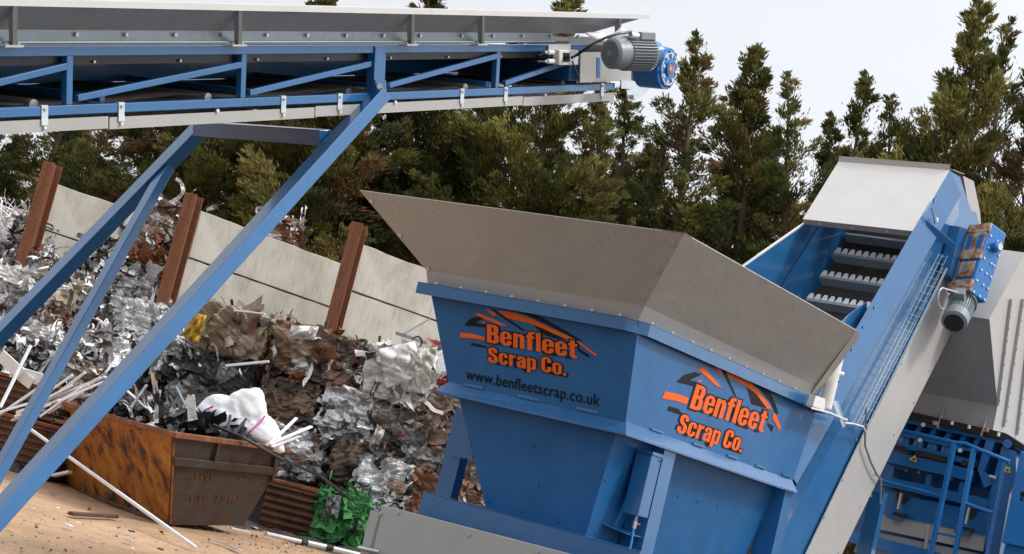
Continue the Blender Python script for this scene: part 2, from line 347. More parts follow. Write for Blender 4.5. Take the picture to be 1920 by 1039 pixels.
for key, kw in dict(dense=dict(seed=1, rmax=1.9, dens=1.1, brown=.04, nl=135, bare=.04), dense2=dict(seed=2, rmax=1.75, dens=1.05, brown=.09, nl=125, bare=.06), brown=dict(seed=3, rmax=1.7, dens=.9, brown=.35, nl=105),
                    mid=dict(seed=4, rmax=1.6, dens=.9, brown=.07, nl=100), slim=dict(seed=5, rmax=1.25, dens=.9, brown=.05, nl=95), sparse=dict(seed=6, rmax=1.35, dens=.62, brown=.14, nl=85, bare=.22),
                    wide=dict(seed=8, rmax=2.3, dens=1.05, brown=.04, nl=140, bare=.05)).items(): KIND[key] = tree_mesh(**kw)
used = set()
def tree(px, py, D, kind, label, lean=.11, wide=1., group='conifers behind the wall', rz=None):
    top = P(px, py, D); cr_, t_, h = KIND[kind]; ht = top[2]
    lx = -math.tan(lean) * ht * -1
    base = V3(top[0] + math.tan(lean) * ht, top[1], 0)
    o = root('conifer_tree', base, label, 'tree', group)
    sc = ht / h; o.rotation_mode = 'XYZ'
    Mx = Matrix.Rotation(-lean, 4, 'Y') @ Matrix.Rotation(random.uniform(0, 6.28) if rz is None else rz, 4, 'Z'); o.rotation_euler = Mx.to_euler()
    o.scale = (wide, wide, sc / math.cos(lean))
    for src in (cr_, t_):
        if src.name in used: c = src.copy(); scn.collection.objects.link(c)
        else: c = src; used.add(src.name)
        c.parent = o
front = [(25, 120, 50, 'mid', 'conifer at the far left edge, leaning over the leftmost rusty post'),
 (140, 90, 51, 'sparse', 'thin see-through conifer above the left concrete panel'),
 (235, 110, 49, 'mid', 'conifer between the two left rusty posts, seen above the scrap heap'),
 (345, 90, 50, 'dense2', 'conifer directly above the middle rusty post'),
 (455, 70, 49, 'dense', 'dark conifer under the blue crossbeam of the conveyor legs'),
 (618, -8, 50, 'dense', 'conifer whose tip pokes over the middle of the grey conveyor skirt'),
 (700, 40, 48, 'wide', 'broad dark conifer just right of the front blue conveyor leg'),
 (795, -14, 50, 'dense', 'tall conifer with its top over the conveyor where the skirt sheets join'),
 (880, 60, 49, 'brown', 'browning conifer above the left part of the tan hopper rim'),
 (965, 50, 51, 'brown', 'rust brown conifer above the middle of the hopper rim'),
 (1062, 2, 49, 'dense2', 'conifer whose twin tips show above the right end of the conveyor skirt'),
 (1135, 150, 48, 'mid', 'conifer under the far end of the conveyor, above the hopper'),
 (1200, 178, 50, 'slim', 'thin yellowish conifer just under the blue gearbox of the conveyor'),
 (1312, 84, 49, 'mid', 'pointed conifer standing right of the conveyor gearbox'),
 (1432, 98, 50, 'dense2', 'second pointed conifer right of the conveyor gearbox'),
 (1500, 160, 49, 'sparse', 'spindly half bare conifer behind the left edge of the grey elevator cover'),
 (1632, 146, 50, 'slim', 'narrow olive conifer rising behind the grey elevator cover'),
 (1706, 198, 49, 'sparse', 'short sparse conifer with yellowed twigs behind the cover'),
 (1575, 225, 51, 'slim', 'short slim conifer just left of the elevator cover top'),
 (1738, 262, 51, 'mid', 'low conifer showing above the right end of the elevator cover'),
 (1782, 190, 50, 'mid', 'short dark conifer at the left foot of the tallest tree'),
 (1838, 14, 49, 'dense2', 'tallest dark conifer at the right with a rust brown patch'),
 (1900, 42, 51, 'sparse', 'see-through conifer at the right edge beside the tallest tree'),
 (1965, 60, 49, 'mid', 'conifer cut off by the right edge of the picture')]
for t in front: tree(*t[:5], wide=random.uniform(1.15, 1.45), lean=(.04 if t[0] < 500 else .10) + random.uniform(-.03, .03))
random.seed(21)
for i in range(19):
    px = -60 + i * 110 + random.uniform(-20, 20)
    py = (235 if px < 700 else 290 if px < 1500 else 330) + random.uniform(-50, 50)
    tree(px, py, 55 + random.uniform(0, 3), ['dense', 'mid', 'wide', 'slim', 'brown'][i % 5], 'shorter conifer in the shaded back row, filling the gaps low between the front trees', lean=.06, wide=1.35, group='back row of shorter conifers')

# ------------------------------------------------------------------ concrete wall and rusty posts
def post(px, py, D, label):
    top = P(px, py, D); base = V3(top[0], top[1], 0); mb = MB(); wx = unit(V3(1, -.25, 0)); wy = V3(-wx[1], wx[0], 0); h = top[2]
    for s in (-1, 1): mb.obox(base + wy * s * .17 + EZ * h / 2, wx * .125, wy * .012, EZ * h / 2)
    mb.obox(base + EZ * h / 2, wx * .008, wy * .158, EZ * (h / 2 - .004))
    o = part('steel_post', mb, 'rustpost', loc=base); props(o, label, 'post', 'rusty steel posts of the concrete wall'); o.rotation_euler = (0, 0, 0); return base
post(100, 307, 35.5, 'rusty steel post leftmost in the concrete wall')
post(365, 366, 34.75, 'rusty steel post in the middle of the wall beside the scrap heap')
post(675, 420, 35.6, 'rusty steel post nearest the tan hopper, above the bales')
def bay(p0, D0, p1, D1, j, labs):                     # j: drop of each joint
    A = P(*p0, D0); B = P(*p1, D1); zs = [None]
    z = [0, j, 2 * j]; d = unit(V3(B[0] - A[0], B[1] - A[1], 0)); nrm = V3(-d[1], d[0], 0)
    def at_(p, drop): return V3(p[0], p[1], p[2] - drop)
    for i, lab in enumerate(labs):
        z0 = i * j; z1 = (i + 1) * j - .025 if i < len(labs) - 1 else None
        mb = MB(); q = [at_(A, z0), at_(B, z0), at_(B, z1) if z1 else V3(B[0], B[1], 0), at_(A, z1) if z1 else V3(A[0], A[1], 0)]
        off = nrm * (.0 if i % 2 == 0 else .025)
        # ragged top edge
        nseg = 14; tp = [q[0] + (q[1] - q[0]) * k / nseg + EZ * random.uniform(-.012, .012) for k in range(nseg + 1)]
        mb.slab([p + off for p in tp] + [q[2] + off, q[3] + off], nrm * .16)
        o = part('concrete_panel', mb, 'concrete', loc=A, bevel=.012); props(o, lab, 'wall panel', 'concrete panels of the yard wall')
bay((-40, 382), 39, (62, 396), 38.7, 1., ['concrete panel at the left edge behind loose wire scrap, upper one', 'lower concrete panel at the left edge'])
bay((108, 345), 35.9, (375, 440), 39.2, .98, ['upper concrete panel right of the leftmost post, with orange stains', 'second concrete panel down right of the leftmost post', 'lowest concrete panel behind the scrap heap'])
bay((378, 395), 35.2, (650, 499), 38.6, .98, ['upper concrete panel right of the middle post, streaked green along its top', 'second concrete panel down right of the middle post', 'lowest concrete panel behind the tan bale'])
bay((682, 459), 36.0, (960, 566), 39.4, .98, ['upper concrete panel right of the post nearest the hopper', 'second concrete panel down right of the post nearest the hopper', 'lowest concrete panel behind the white bale'])

# ------------------------------------------------------------------ scrap generators
SIL = (.84, .85, .87, .9); WHT = (.86, .85, .83, 0); DRK = (.035, .035, .04, .2); GRY = (.36, .35, .34, .6); RST = (.20, .075, .03, 0); BRN = (.25, .17, .115, .1); ORG = (.52, .17, .05, 0)
TAN = (.42, .33, .23, 0); GRN = (.035, .23, .05, 0); GLD = (.5, .3, .04, .2); RED = (.5, .04, .05, 0); PNK = (.42, .28, .26, 0); CHR = (.06, .06, .065, .5)
def rotmats(n, R, nrm=None, tilt=.5):
    q = R.normal(0, 1, (n, 4)); q /= np.linalg.norm(q, axis=1)[:, None]
    w_, x, y, z = q.T
    A = np.stack([1 - 2 * (y * y + z * z), 2 * (x * y - z * w_), 2 * (x * z + y * w_), 2 * (x * y + z * w_), 1 - 2 * (x * x + z * z), 2 * (y * z - x * w_), 2 * (x * z - y * w_), 2 * (y * z + x * w_), 1 - 2 * (x * x + y * y)], -1).reshape(n, 3, 3)
    if nrm is None: return A
    nn = nrm + R.normal(0, tilt, (n, 3)); nn /= np.linalg.norm(nn, axis=1)[:, None]
    t = np.cross(nn, A[:, 0]); t /= np.linalg.norm(t, axis=1)[:, None]; return np.stack([t, np.cross(nn, t), nn], 2)
def crease(p, R, k=6, f0=3, f1=16, amp=.05):
    out = np.zeros(len(p))
    for i in range(k):
        f = f0 * (f1 / f0) ** (i / max(1, k - 1)); d = R.normal(0, 1, 3); d /= np.linalg.norm(d)
        s = np.abs(np.sin(p @ d * f + R.uniform(0, 6) + 1.2 * np.sin(p @ R.normal(0, 1, 3) * f * .35)))
        out += (s - .64) * amp * (f0 / f) ** .75
    return out
def shards(pos, nrm, R, smin, smax, pal, prob, tilt=.5, g_=6, curl=.9, aspect=3.):
    n = len(pos); u = np.linspace(-.5, .5, g_); U, Vv = np.meshgrid(u, u); U = U.ravel(); Vv = Vv.ravel(); k = g_ * g_
    L = np.exp(R.uniform(math.log(smin), math.log(smax), n)); a = R.uniform(1, aspect, n); wd = L / a
    X = U[None] * L[:, None]; Y = Vv[None] * wd[:, None]
    c1 = R.normal(0, curl, (n, 1)) / L[:, None]; c2 = R.normal(0, curl, (n, 1)) / wd[:, None] * .6; fx = R.uniform(-.3, .3, (n, 1)) * L[:, None]; fs = R.normal(0, .7, (n, 1))
    Z = .5 * c1 * X * X + .5 * c2 * Y * Y + np.maximum(0, X - fx) * fs + np.maximum(0, Y * L[:, None] / wd[:, None] * .6 - fx) * R.normal(0, .6, (n, 1)) + R.normal(0, .06, (n, k)) * wd[:, None] + wd[:, None] * .16 * np.abs(np.sin(U[None] * R.uniform(1.5, 5.5, (n, 1)) + Vv[None] * R.uniform(-5, 5, (n, 1)) + R.uniform(0, 6, (n, 1))))
    X = X + R.normal(0, .035, (n, k)) * L[:, None]; Y = Y + R.normal(0, .06, (n, k)) * wd[:, None]
    loc = np.stack([X, Y, Z], -1); A = rotmats(n, R, nrm, tilt); Vt = np.einsum('nij,nkj->nki', A, loc) + pos[:, None]
    ii = np.arange(k).reshape(g_, g_); f = np.stack([ii[:-1, :-1], ii[:-1, 1:], ii[1:, 1:], ii[1:, :-1]], -1).reshape(-1, 4)
    Fc = (f[None] + (np.arange(n) * k)[:, None, None]).reshape(-1, 4)
    ci = R.choice(len(pal), n, p=np.array(prob) / sum(prob)); col = np.array(pal)[ci]; col[:, :3] *= R.uniform(.7, 1.2, (n, 1)); col = np.clip(col, 0, .92)
    return Vt.reshape(-1, 3), Fc, np.repeat(col, k, 0)
def ribbons(pos, nrm, R, pal, prob, L=.55, wd=(.03, .13), m_=13):
    n = len(pos); nrm = nrm / np.linalg.norm(nrm, axis=1)[:, None]; t = np.cross(nrm, R.normal(0, 1, (n, 3))); t /= np.linalg.norm(t, axis=1)[:, None]
    p = pos.copy(); w_ = R.uniform(*wd, (n, 1)); ph = R.uniform(0, 6.28, (n, 1)); out = []; step = R.uniform(.35, 1, (n, 1)) * L / m_; cu_ = R.normal(0, .28, (n, 1)); tw = R.normal(0, .3, (n, 1))
    for k in range(m_):
        b_ = np.cross(nrm, t); side = b_ * np.cos(ph) + nrm * np.sin(ph); ww = w_ * (1 - .5 * abs(k / m_ - .5)) * .5
        out += [p - side * ww, p + side * ww]
        cu_ = cu_ + R.normal(0, .22, (n, 1)); cu_ *= .85; t = t + b_ * cu_ + nrm * R.normal(0, .22, (n, 1)) - nrm * .25 * (t * nrm).sum(1)[:, None]; t /= np.linalg.norm(t, axis=1)[:, None]; ph = ph + tw + R.normal(0, .25, (n, 1)); p = p + t * step
    V = np.stack(out, 1).reshape(-1, 3); f = np.array([[2 * k, 2 * k + 1, 2 * k + 3, 2 * k + 2] for k in range(m_ - 1)]); Fc = (f[None] + (np.arange(n) * 2 * m_)[:, None, None]).reshape(-1, 4)
    ci = R.choice(len(pal), n, p=np.array(prob) / sum(prob)); col = np.array(pal)[ci]; col[:, :3] *= R.uniform(.6, 1.25, (n, 1)); return V, Fc, np.repeat(np.clip(col, 0, .92), 2 * m_, 0)
def wires(n, R, box, pal, length=.7, r=.006):
    mb = MB(); 
    for i in range(n):
        p = (R.random(3) - .5) * box; d = unit(R.normal(0, 1, 3)); pts = [p]
        for k in range(6): d = unit(d + R.normal(0, .45, 3)); pts.append(pts[-1] + d * length / 6)
        mb.tube(pts, r, 4)
    return mb
def boxgrid(dims, g_):
    Vs = []; Fs = []; off = 0; u = np.linspace(-.5, .5, g_); U, Vv = np.meshgrid(u, u)
    for ax in range(3):
        for s in (-.5, .5):
            p = np.zeros((g_ * g_, 3)); o = [i for i in range(3) if i != ax]; p[:, ax] = s; p[:, o[0]] = U.ravel(); p[:, o[1]] = Vv.ravel(); Vs.append(p)
            ii = np.arange(g_ * g_).reshape(g_, g_) + off; Fs.append(np.stack([ii[:-1, :-1], ii[:-1, 1:], ii[1:, 1:], ii[1:, :-1]], -1).reshape(-1, 4)); off += g_ * g_
    return np.concatenate(Vs), np.concatenate(Fs)
def bale(name, c, dims, yaw, pal, prob, seed, label, group='bales of crushed scrap stacked by the wall', amp=.10, ns=190, straps=False, smax=.45, tilt=.45, patch=None):
    R = np.random.default_rng(seed); dims = np.array(dims) * (.95 if straps is False and name == 'scrap_bale' else 1); Vb, Fb = boxgrid(dims, 64)
    sph = Vb / np.linalg.norm(Vb, axis=1)[:, None] * .62; Vb = (Vb * .91 + sph * .09)
    nr = Vb / np.linalg.norm(Vb, axis=1)[:, None]; Pm = Vb * dims
    Pm = Pm + nr * crease(Pm * V3(1, 1, 1.5), R, 11, 2.6, 40, amp)[:, None]
    # colour in crumpled patches
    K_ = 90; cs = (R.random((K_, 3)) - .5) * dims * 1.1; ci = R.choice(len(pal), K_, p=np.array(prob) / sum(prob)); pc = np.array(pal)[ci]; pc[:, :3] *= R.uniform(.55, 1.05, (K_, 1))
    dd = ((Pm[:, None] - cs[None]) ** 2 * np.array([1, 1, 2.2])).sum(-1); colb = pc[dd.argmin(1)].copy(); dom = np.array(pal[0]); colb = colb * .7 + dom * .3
    u = R.random((ns, 3)) - .5; ax = R.choice(3, ns); sg = R.choice([-.5, .5], ns); u[np.arange(ns), ax] = sg
    nrm = np.zeros((ns, 3)); nrm[np.arange(ns), ax] = sg * 2
    sv, sf, sc_ = shards(u * dims * .96 + nrm * R.uniform(-.07, .0, (ns, 1)), nrm, R, .07, smax, pal, prob, tilt=tilt * .6, aspect=5, g_=5)
    nr_ = 110; u = R.random((nr_, 3)) - .5; ax = R.choice(3, nr_); sg = R.choice([-.5, .5], nr_); u[np.arange(nr_), ax] = sg; nm2 = np.zeros((nr_, 3)); nm2[np.arange(nr_), ax] = sg * 2
    rv, rf, rc = ribbons(u * dims * .95 + nm2 * R.uniform(-.05, .015, (nr_, 1)), nm2, R, pal + [DRK], list(prob) + [sum(prob) * .25], L=.8)
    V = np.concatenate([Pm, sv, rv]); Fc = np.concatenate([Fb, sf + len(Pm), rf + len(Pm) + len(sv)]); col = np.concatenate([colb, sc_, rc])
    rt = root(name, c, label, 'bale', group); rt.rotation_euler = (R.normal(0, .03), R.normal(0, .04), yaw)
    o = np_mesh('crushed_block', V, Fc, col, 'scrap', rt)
    if straps:
        for s in (-.27, .05, .3):
            mb = MB(); x = (s + R.normal(0, .03)) * dims[0]; pts = []
            for a_ in np.linspace(0, 2 * math.pi, 25):
                y = max(-1, min(1, 1.5 * math.cos(a_))) * dims[1] * .53; z = max(-1, min(1, 1.5 * math.sin(a_))) * dims[2] * .53
                pts.append(V3(x + R.normal(0, .02), y, z))
            for p_, q_ in zip(pts[:-1], pts[1:]): mb.beam(p_, q_, .03, .006, V3(1, 0, 0))
            me = bpy.data.meshes.new('strap'); me.from_pydata([tuple(v) for v in mb.v], [], mb.f); me.materials.append(M['rustdark']); so_ = bpy.data.objects.new('strap', me); scn.collection.objects.link(so_); so_.parent = rt
    wb = wires(1, R, dims * 1.0, None, .8); me = bpy.data.meshes.new('loose_wire'); me.from_pydata([tuple(v) for v in wb.v], [], wb.f); me.materials.append(M['rustdark']); wo = bpy.data.objects.new('loose_wire', me); scn.collection.objects.link(wo); wo.parent = rt
    return rt
BY = rad(-4)
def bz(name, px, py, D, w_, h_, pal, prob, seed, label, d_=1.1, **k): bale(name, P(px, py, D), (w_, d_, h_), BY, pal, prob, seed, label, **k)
B_ = 'scrap_bale'
bz(B_, 432, 628, 34.6, 1.62, 1.02, [TAN, BRN, TAN, GRY, RST], [6, 3, .7, 1.5, .4], 31, 'tan brown crushed bale with folded sheet, leftmost in the top row', amp=.09, smax=.7, ns=110, tilt=.3)
bz(B_, 592, 672, 34.4, 1.75, 1.04, [BRN, RST, WHT, DRK, TAN], [5, 4, 2.2, 2, 1], 32, 'brown crushed car bale with white crumpled sheet on top, middle of the top row', amp=.12)
bz(B_, 752, 706, 34.2, 1.35, 1.1, [WHT, WHT, RST, DRK, TAN], [9, 3, 1.2, 1, 1], 33, 'white painted crushed bale at the right of the top row', amp=.09, smax=.62, ns=200, tilt=.25)
bz(B_, 843, 705, 34.9, .9, .95, [DRK, GRY, RST, RED, SIL], [3, 4, 2, 2, 1], 34, 'dark mixed bale with red plastic half hidden by the hopper')
bz(B_, 405, 718, 34.4, 1.7, .98, [DRK, CHR, GRY, SIL], [4, 4, 3, 1.4], 35, 'dark grey stringy bale under the tan one', amp=.08, smax=.5, ns=300)
bz(B_, 548, 757, 34.3, 1.12, .98, [BRN, DRK, RST, ORG], [5, 3, 2, .4], 36, 'dark brown bale above the right end of the rusty skip', amp=.08)
bz(B_, 655, 782, 34.1, 1.1, 1.0, [SIL, GRY, WHT, RST, BRN], [5, 3, 1, 1.4, 1.5], 37, 'silver and rust bale below the middle top bale')
bz(B_, 745, 812, 34.1, 1.05, .95, [GRY, SIL, BRN, DRK], [4, 2, 4, 3], 38, 'grey brown bale directly below the white one', amp=.13)
bz(B_, 828, 775, 34.2, 1.0, .8, [PNK, TAN, BRN, DRK, RED], [4, 3, 3, 1.5, .5], 39, 'pinkish tan crushed bale touching the left edge of the hopper')
bz(B_, 560, 848, 33.9, 1.15, .95, [SIL, GRY, DRK, BRN], [3, 3, 3, 2], 40, 'wiry silver grey bale just right of the skip')
bz(B_, 672, 868, 33.8, 1.1, .8, [BRN, GRY, DRK, SIL], [4, 2, 4, 1.5], 41, 'dark bale with hanging wires above the green one')
bz(B_, 800, 850, 33.9, 1.45, .98, [GRY, DRK, BRN, SIL, RED], [4, 4, 3, 1.4, .1], 42, 'long dark grey car bale in the lower right of the stack', amp=.13)
bz(B_, 722, 912, 33.4, 1.0, .95, [SIL, WHT, GRY, ORG, DRK], [6, 3, 2, .7, 1.5], 43, 'silver bale with orange bits behind the green one', amp=.12)
bz(B_, 812, 930, 33.5, 1.2, .85, [RST, RST, ORG, BRN, WHT], [6, 2, 1.5, 3, .8], 44, 'rust orange bale lowest beside the grey machine base')
bz(B_, 890, 960, 33.6, 1.2, .9, [TAN, BRN, RST, WHT], [4, 3, 3, 1], 45, 'tan bale seen through the gap under the hopper')
bz(B_, 642, 972, 32.2, .9, .92, [GRN, GRN, GRN, DRK, CHR], [8, 4, 3, .8, .5], 46, 'bright green crushed bale standing on the ground', amp=.1, smax=.5, ns=90, tilt=.2)
bz(B_, 528, 436, 41.0, .75, .55, [RST, SIL, WHT, RST], [4, 2, 1, 3], 47, 'small rusty bale behind the top of the concrete wall', d_=.7)
# ---- loose scrap heap, one mass
def heap():
    R = np.random.default_rng(5); M_ = MB()
    # control points: pixel of the surface and its depth
    cp = [(-60, 470, 36.2), (20, 500, 36.1), (110, 515, 35.9), (160, 535, 35.4), (225, 475, 36.0), (290, 415, 36.1), (335, 408, 36.3), (-60, 560, 34.5), (60, 600, 34.2), (200, 590, 34.3), (310, 530, 35.3), (-60, 660, 32.8), (80, 660, 32.8), (220, 650, 33.2),
          (315, 655, 34.0), (300, 700, 33.0), (140, 730, 32.0), (-60, 760, 31.9), (60, 790, 31.6), (240, 780, 31.5), (360, 780, 32.6), (480, 830, 33.4), (420, 700, 34.6), (560, 930, 33.4), (560, 800, 34.9), (700, 800, 35.1), (860, 860, 35.1), (430, 600, 35.6), (700, 730, 35.3), (860, 780, 35.6)]
    C_ = np.array([P(*c) for c in cp]); gx = np.linspace(-12.4, 1.2, 110); gy = np.linspace(30.5, 36.6, 50)
    XP = P(365, 366, 34.75)[0]; ZC = P(420, 640, 35.2)[2]
    def hz(x, y):
        d2 = (x[..., None] - C_[:, 0]) ** 2 + (y[..., None] - C_[:, 1]) ** 2 * 1.2 + .05; w_ = d2 ** -2.2; z_ = (w_ * C_[:, 2]).sum(-1) / w_.sum(-1); return np.where(x > XP - .1, np.minimum(z_, ZC - 1.5 * np.clip(x - XP, 0, .6)), z_)
    yst = lambda x: 30.5 + 4.3 * np.clip((x + 7.4) / 1.6, 0, 1)
    X, Y = np.meshgrid(gx, gy); Z = hz(X, Y); front = np.clip((Y - yst(X)) / 1.2, 0, 1); Z = Z * front
    pts = np.stack([X, Y, Z], -1).reshape(-1, 3); pts[:, 2] += crease(pts, R, 6, 2, 12, .12); 
    ii = np.arange(110 * 50).reshape(50, 110); Fh = np.stack([ii[:-1, :-1], ii[:-1, 1:], ii[1:, 1:], ii[1:, :-1]], -1).reshape(-1, 4)
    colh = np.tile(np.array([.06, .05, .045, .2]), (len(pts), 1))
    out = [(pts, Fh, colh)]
    def scatter(n, smin, smax, pal, prob, lift, aspect=3, xr=(-12.2, -4.), tilt=.9, curl=.9, g_=6):
        x = R.uniform(*xr, n); y = R.uniform(30.8, 36.4, n); z = hz(x, y) * np.clip((y - yst(x)) / 1.2, 0, 1) + R.uniform(-.08, lift, n); kk = z > .55 + .6 * (smax > .4); x, y, z = x[kk], y[kk], z[kk]; n = len(x)
        out.append(shards(np.stack([x, y, z], -1), np.tile(np.array([.1, -.6, .6]), (n, 1)), R, smin, smax, pal, prob, tilt=tilt, aspect=aspect, curl=curl, g_=g_))
    scatter(5200, .10, .38, [SIL, WHT, GRY, DRK, RST, BRN, ORG], [4.5, 1.5, 4, 3.4, 1.2, 2, .4], .16)
    scatter(600, .25, .55, [SIL, GRY, WHT, BRN, DRK], [5, 3, 1.5, 2, 2], .2, tilt=.6, g_=7)
    scatter(1500, .2, .55, [SIL, DRK, GRY, WHT, BRN], [4, 3, 3, 2, 1], .2, aspect=9, curl=.3)
    scatter(1300, .12, .5, [DRK, GRY, BRN, RST], [3, 3, 3, 2], .05, xr=(-5, 1.))
    x = R.uniform(-12.2, -4.2, 2600); y = R.uniform(30.8, 36.4, 2600); z = hz(x, y) * np.clip((y - yst(x)) / 1.2, 0, 1) + R.uniform(-.05, .2, 2600); kk = z > .6; pp_ = np.stack([x, y, z], -1)[kk]
    out.append(ribbons(pp_, np.tile([.1, -.7, .6], (len(pp_), 1)) + R.normal(0, .4, (len(pp_), 3)), R, [SIL, WHT, GRY, DRK, BRN], [4, 1.5, 4, 3.6, 1.6], L=.7, wd=(.03, .14)))
    o = 0; Vs = []; Fs = []; Cs = []
    for v, f, c in out: Vs.append(v); Fs.append(f + o); Cs.append(c); o += len(v)
    ob = np_mesh('scrap_heap', np.concatenate(Vs), np.concatenate(Fs), np.concatenate(Cs), 'scrap'); props(ob, 'loose heap of silver, white and rusty crumpled scrap piled against the wall', 'scrap heap', kind='stuff')
heap()
# bale-like lumps resting in the heap
HG = 'crushed lumps lying in the loose heap'
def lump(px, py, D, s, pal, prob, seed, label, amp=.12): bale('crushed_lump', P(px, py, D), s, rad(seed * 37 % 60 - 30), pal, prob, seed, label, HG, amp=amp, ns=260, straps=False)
lump(20, 545, 34.4, (.75, .8, .7), [WHT, SIL, GRY], [6, 5, 2], 61, 'bright silver lump at the left edge under the wire scrap', .08)
lump(70, 500, 35.4, (.5, .6, .5), [SIL, GRY, ORG, WHT], [5, 3, 1, 2], 62, 'silver lump with an orange piece at the foot of the leftmost post')
lump(310, 415, 36.0, (.9, .8, .7), [BRN, GRY, SIL, RST], [4, 3, 3, 1], 63, 'grey brown lump on the very top of the heap')
lump(275, 447, 35.8, (.55, .6, .5), [SIL, WHT, GRY], [6, 2, 2], 64, 'shiny silver lump just below the top of the heap')
lump(288, 492, 35.4, (.7, .6, .35), [ORG, RST, BRN, DRK], [4, 4, 3, 1], 65, 'flat orange brown lump beside the middle post')
lump(245, 540, 34.8, (.8, .7, .6), [GRY, SIL, DRK], [4, 4, 2], 66, 'grey lump between the second and third blue legs, upper')
lump(255, 605, 34.2, (.8, .7, .7), [SIL, WHT, GRY], [6, 3, 2], 67, 'bright crumpled lump left of the foot of the middle post')
lump(130, 560, 34.2, (1.0, .7, .55), [TAN, SIL, BRN, WHT], [4, 3, 2, 2], 68, 'long tan and silver lump between the two left blue legs')
lump(95, 620, 33.4, (.8, .7, .5), [RST, ORG, BRN, SIL], [3, 2, 4, 2], 69, 'rusty brown lump between the two left blue legs')
lump(90, 650, 33.0, (.7, .7, .6), [SIL, WHT, GRY], [6, 3, 1], 70, 'silver lump above the left rusty bin')
lump(190, 665, 33.2, (.8, .7, .7), [SIL, WHT, BRN], [6, 4, 1], 71, 'white and silver lump between the legs above the skip')
lump(165, 720, 32.4, (.8, .7, .5), [BRN, SIL, WHT, RST], [4, 4, 1, 2], 72, 'brown and silver lump right behind the rusty skip')
lump(60, 440, 36.0, (.5, .5, .4), [WHT, GRY, DRK], [2, 3, 2], 73, 'grey lump tangled in wire by the leftmost post')
lump(330, 660, 34.3, (.8, .7, .8), [GRY, SIL, DRK], [4, 4, 3], 74, 'grey shredded lump left of the tan bale')
# loose wire tangle at far left: many thin strands nobody could count
wt = MB(); R_ = np.random.default_rng(3)
for i in range(130):
    p = P(R_.uniform(-20, 50), R_.uniform(405, 500), 36.6); d = unit(R_.normal(0, 1, 3)); pts = [p]
    for k in range(5): d = unit(d + R_.normal(0, .25, 3)); pts.append(pts[-1] + d * .16)
    wt.tube(pts, R_.uniform(.006, .016), 4)
props(part('wire_tangle', wt, 'plastic', loc=P(20, 450, 36.6)), 'tangle of pale wire and trim at the left edge in front of the wall', 'wire tangle', kind='stuff')
# loose sheets and bars lying on bales
def strip(name, p, q, wd, th, mat, label, cat='strip', group=None, side=None):
    mb = MB(); mb.beam(p, q, wd, th, side); o = part(name, mb, mat, loc=p, bevel=min(wd, th) * .2); return props(o, label, cat, group)
strip('metal_bar', P(440, 583, 34.0), P(497, 589, 33.9), .14, .03, 'plastic', 'flat white bar on top of the tan bale', 'bar')
strip('metal_bar', P(742, 624, 34.3), P(800, 643, 34.2), .09, .07, 'midplastic', 'short grey bar on top of the white bale', 'bar')
strip('metal_rod', P(757, 626, 34.2), P(806, 598, 34.6), .03, .03, 'midplastic', 'thin grey rod leaning on the wall above the white bale', 'rod')
strip('metal_bar', P(423, 686, 33.6), P(505, 678, 33.6), .07, .05, 'plastic', 'pale trim strip between the tan bale and the dark stringy bale', 'strip')
# sheet metal folds with definite shapes on the big bales
def sheet(name, quad, D, mat, label, bulge=.12, seed=1, g_=22):
    R = np.random.default_rng(seed); q = [P(x, y, D) for x, y in quad]; V = []
    for j in range(g_):
        for i in range(g_):
            u = i / (g_ - 1); v = j / (g_ - 1); p = (q[0] * (1 - u) + q[1] * u) * (1 - v) + (q[3] * (1 - u) + q[2] * u) * v
            V.append(p - fw * (bulge * math.sin(math.pi * u) * math.sin(math.pi * v) + abs(math.sin(u * 7 + v * 4 + seed)) * .05))
    ii = np.arange(g_ * g_).reshape(g_, g_); f = np.stack([ii[:-1, :-1], ii[:-1, 1:], ii[1:, 1:], ii[1:, :-1]], -1).reshape(-1, 4)
    V = np.array(V); V = V - fw * crease(V, R, 9, 4, 40, .12)[:, None] + RT * crease(V, R, 5, 4, 20, .03)[:, None]; c = V.mean(0); o = np_mesh(name, V - c, f, np.tile(np.array(mat), (len(V), 1)), 'scrap', loc=c); so = o.modifiers.new('solid', 'SOLIDIFY'); so.thickness = .006
    return props(o, label, 'sheet metal')
sheet('crumpled_sheet', [(710, 655), (775, 640), (800, 700), (725, 728)], 33.55, WHT, 'white car panel folded over the front of the white bale', seed=2)
sheet('crumpled_sheet', [(770, 660), (822, 650), (800, 740), (765, 735)], 33.5, (.7, .68, .62, 0), 'off-white torn car panel at the right of the white bale', seed=5)
sheet('crumpled_sheet', [(550, 610), (600, 612), (590, 638), (540, 632)], 33.8, WHT, 'white crumpled bonnet sheet on top of the brown car bale', seed=3)
sheet('crumpled_sheet', [(362, 585), (390, 592), (372, 645), (345, 632)], 33.8, (.55, .33, .03, .1), 'golden yellow crumpled sheet on the left end of the tan bale', seed=8, bulge=.06)
sheet('crumpled_sheet', [(705, 795), (722, 806), (708, 848), (692, 838)], 33.4, WHT, 'small bright white plate stuck in the grey brown bale', seed=9, bulge=.02)
sheet('crumpled_sheet', [(612, 930), (640, 928), (632, 972), (608, 970)], 31.6, (.12, .12, .125, .1), 'grey rag of sheet hanging over the green bale', seed=4, bulge=.08)
sheet('crumpled_sheet', [(805, 705), (838, 712), (832, 725), (808, 722)], 33.9, (.5, .06, .09, 0), 'red plastic scrap beside the hopper', seed=7, bulge=.02)

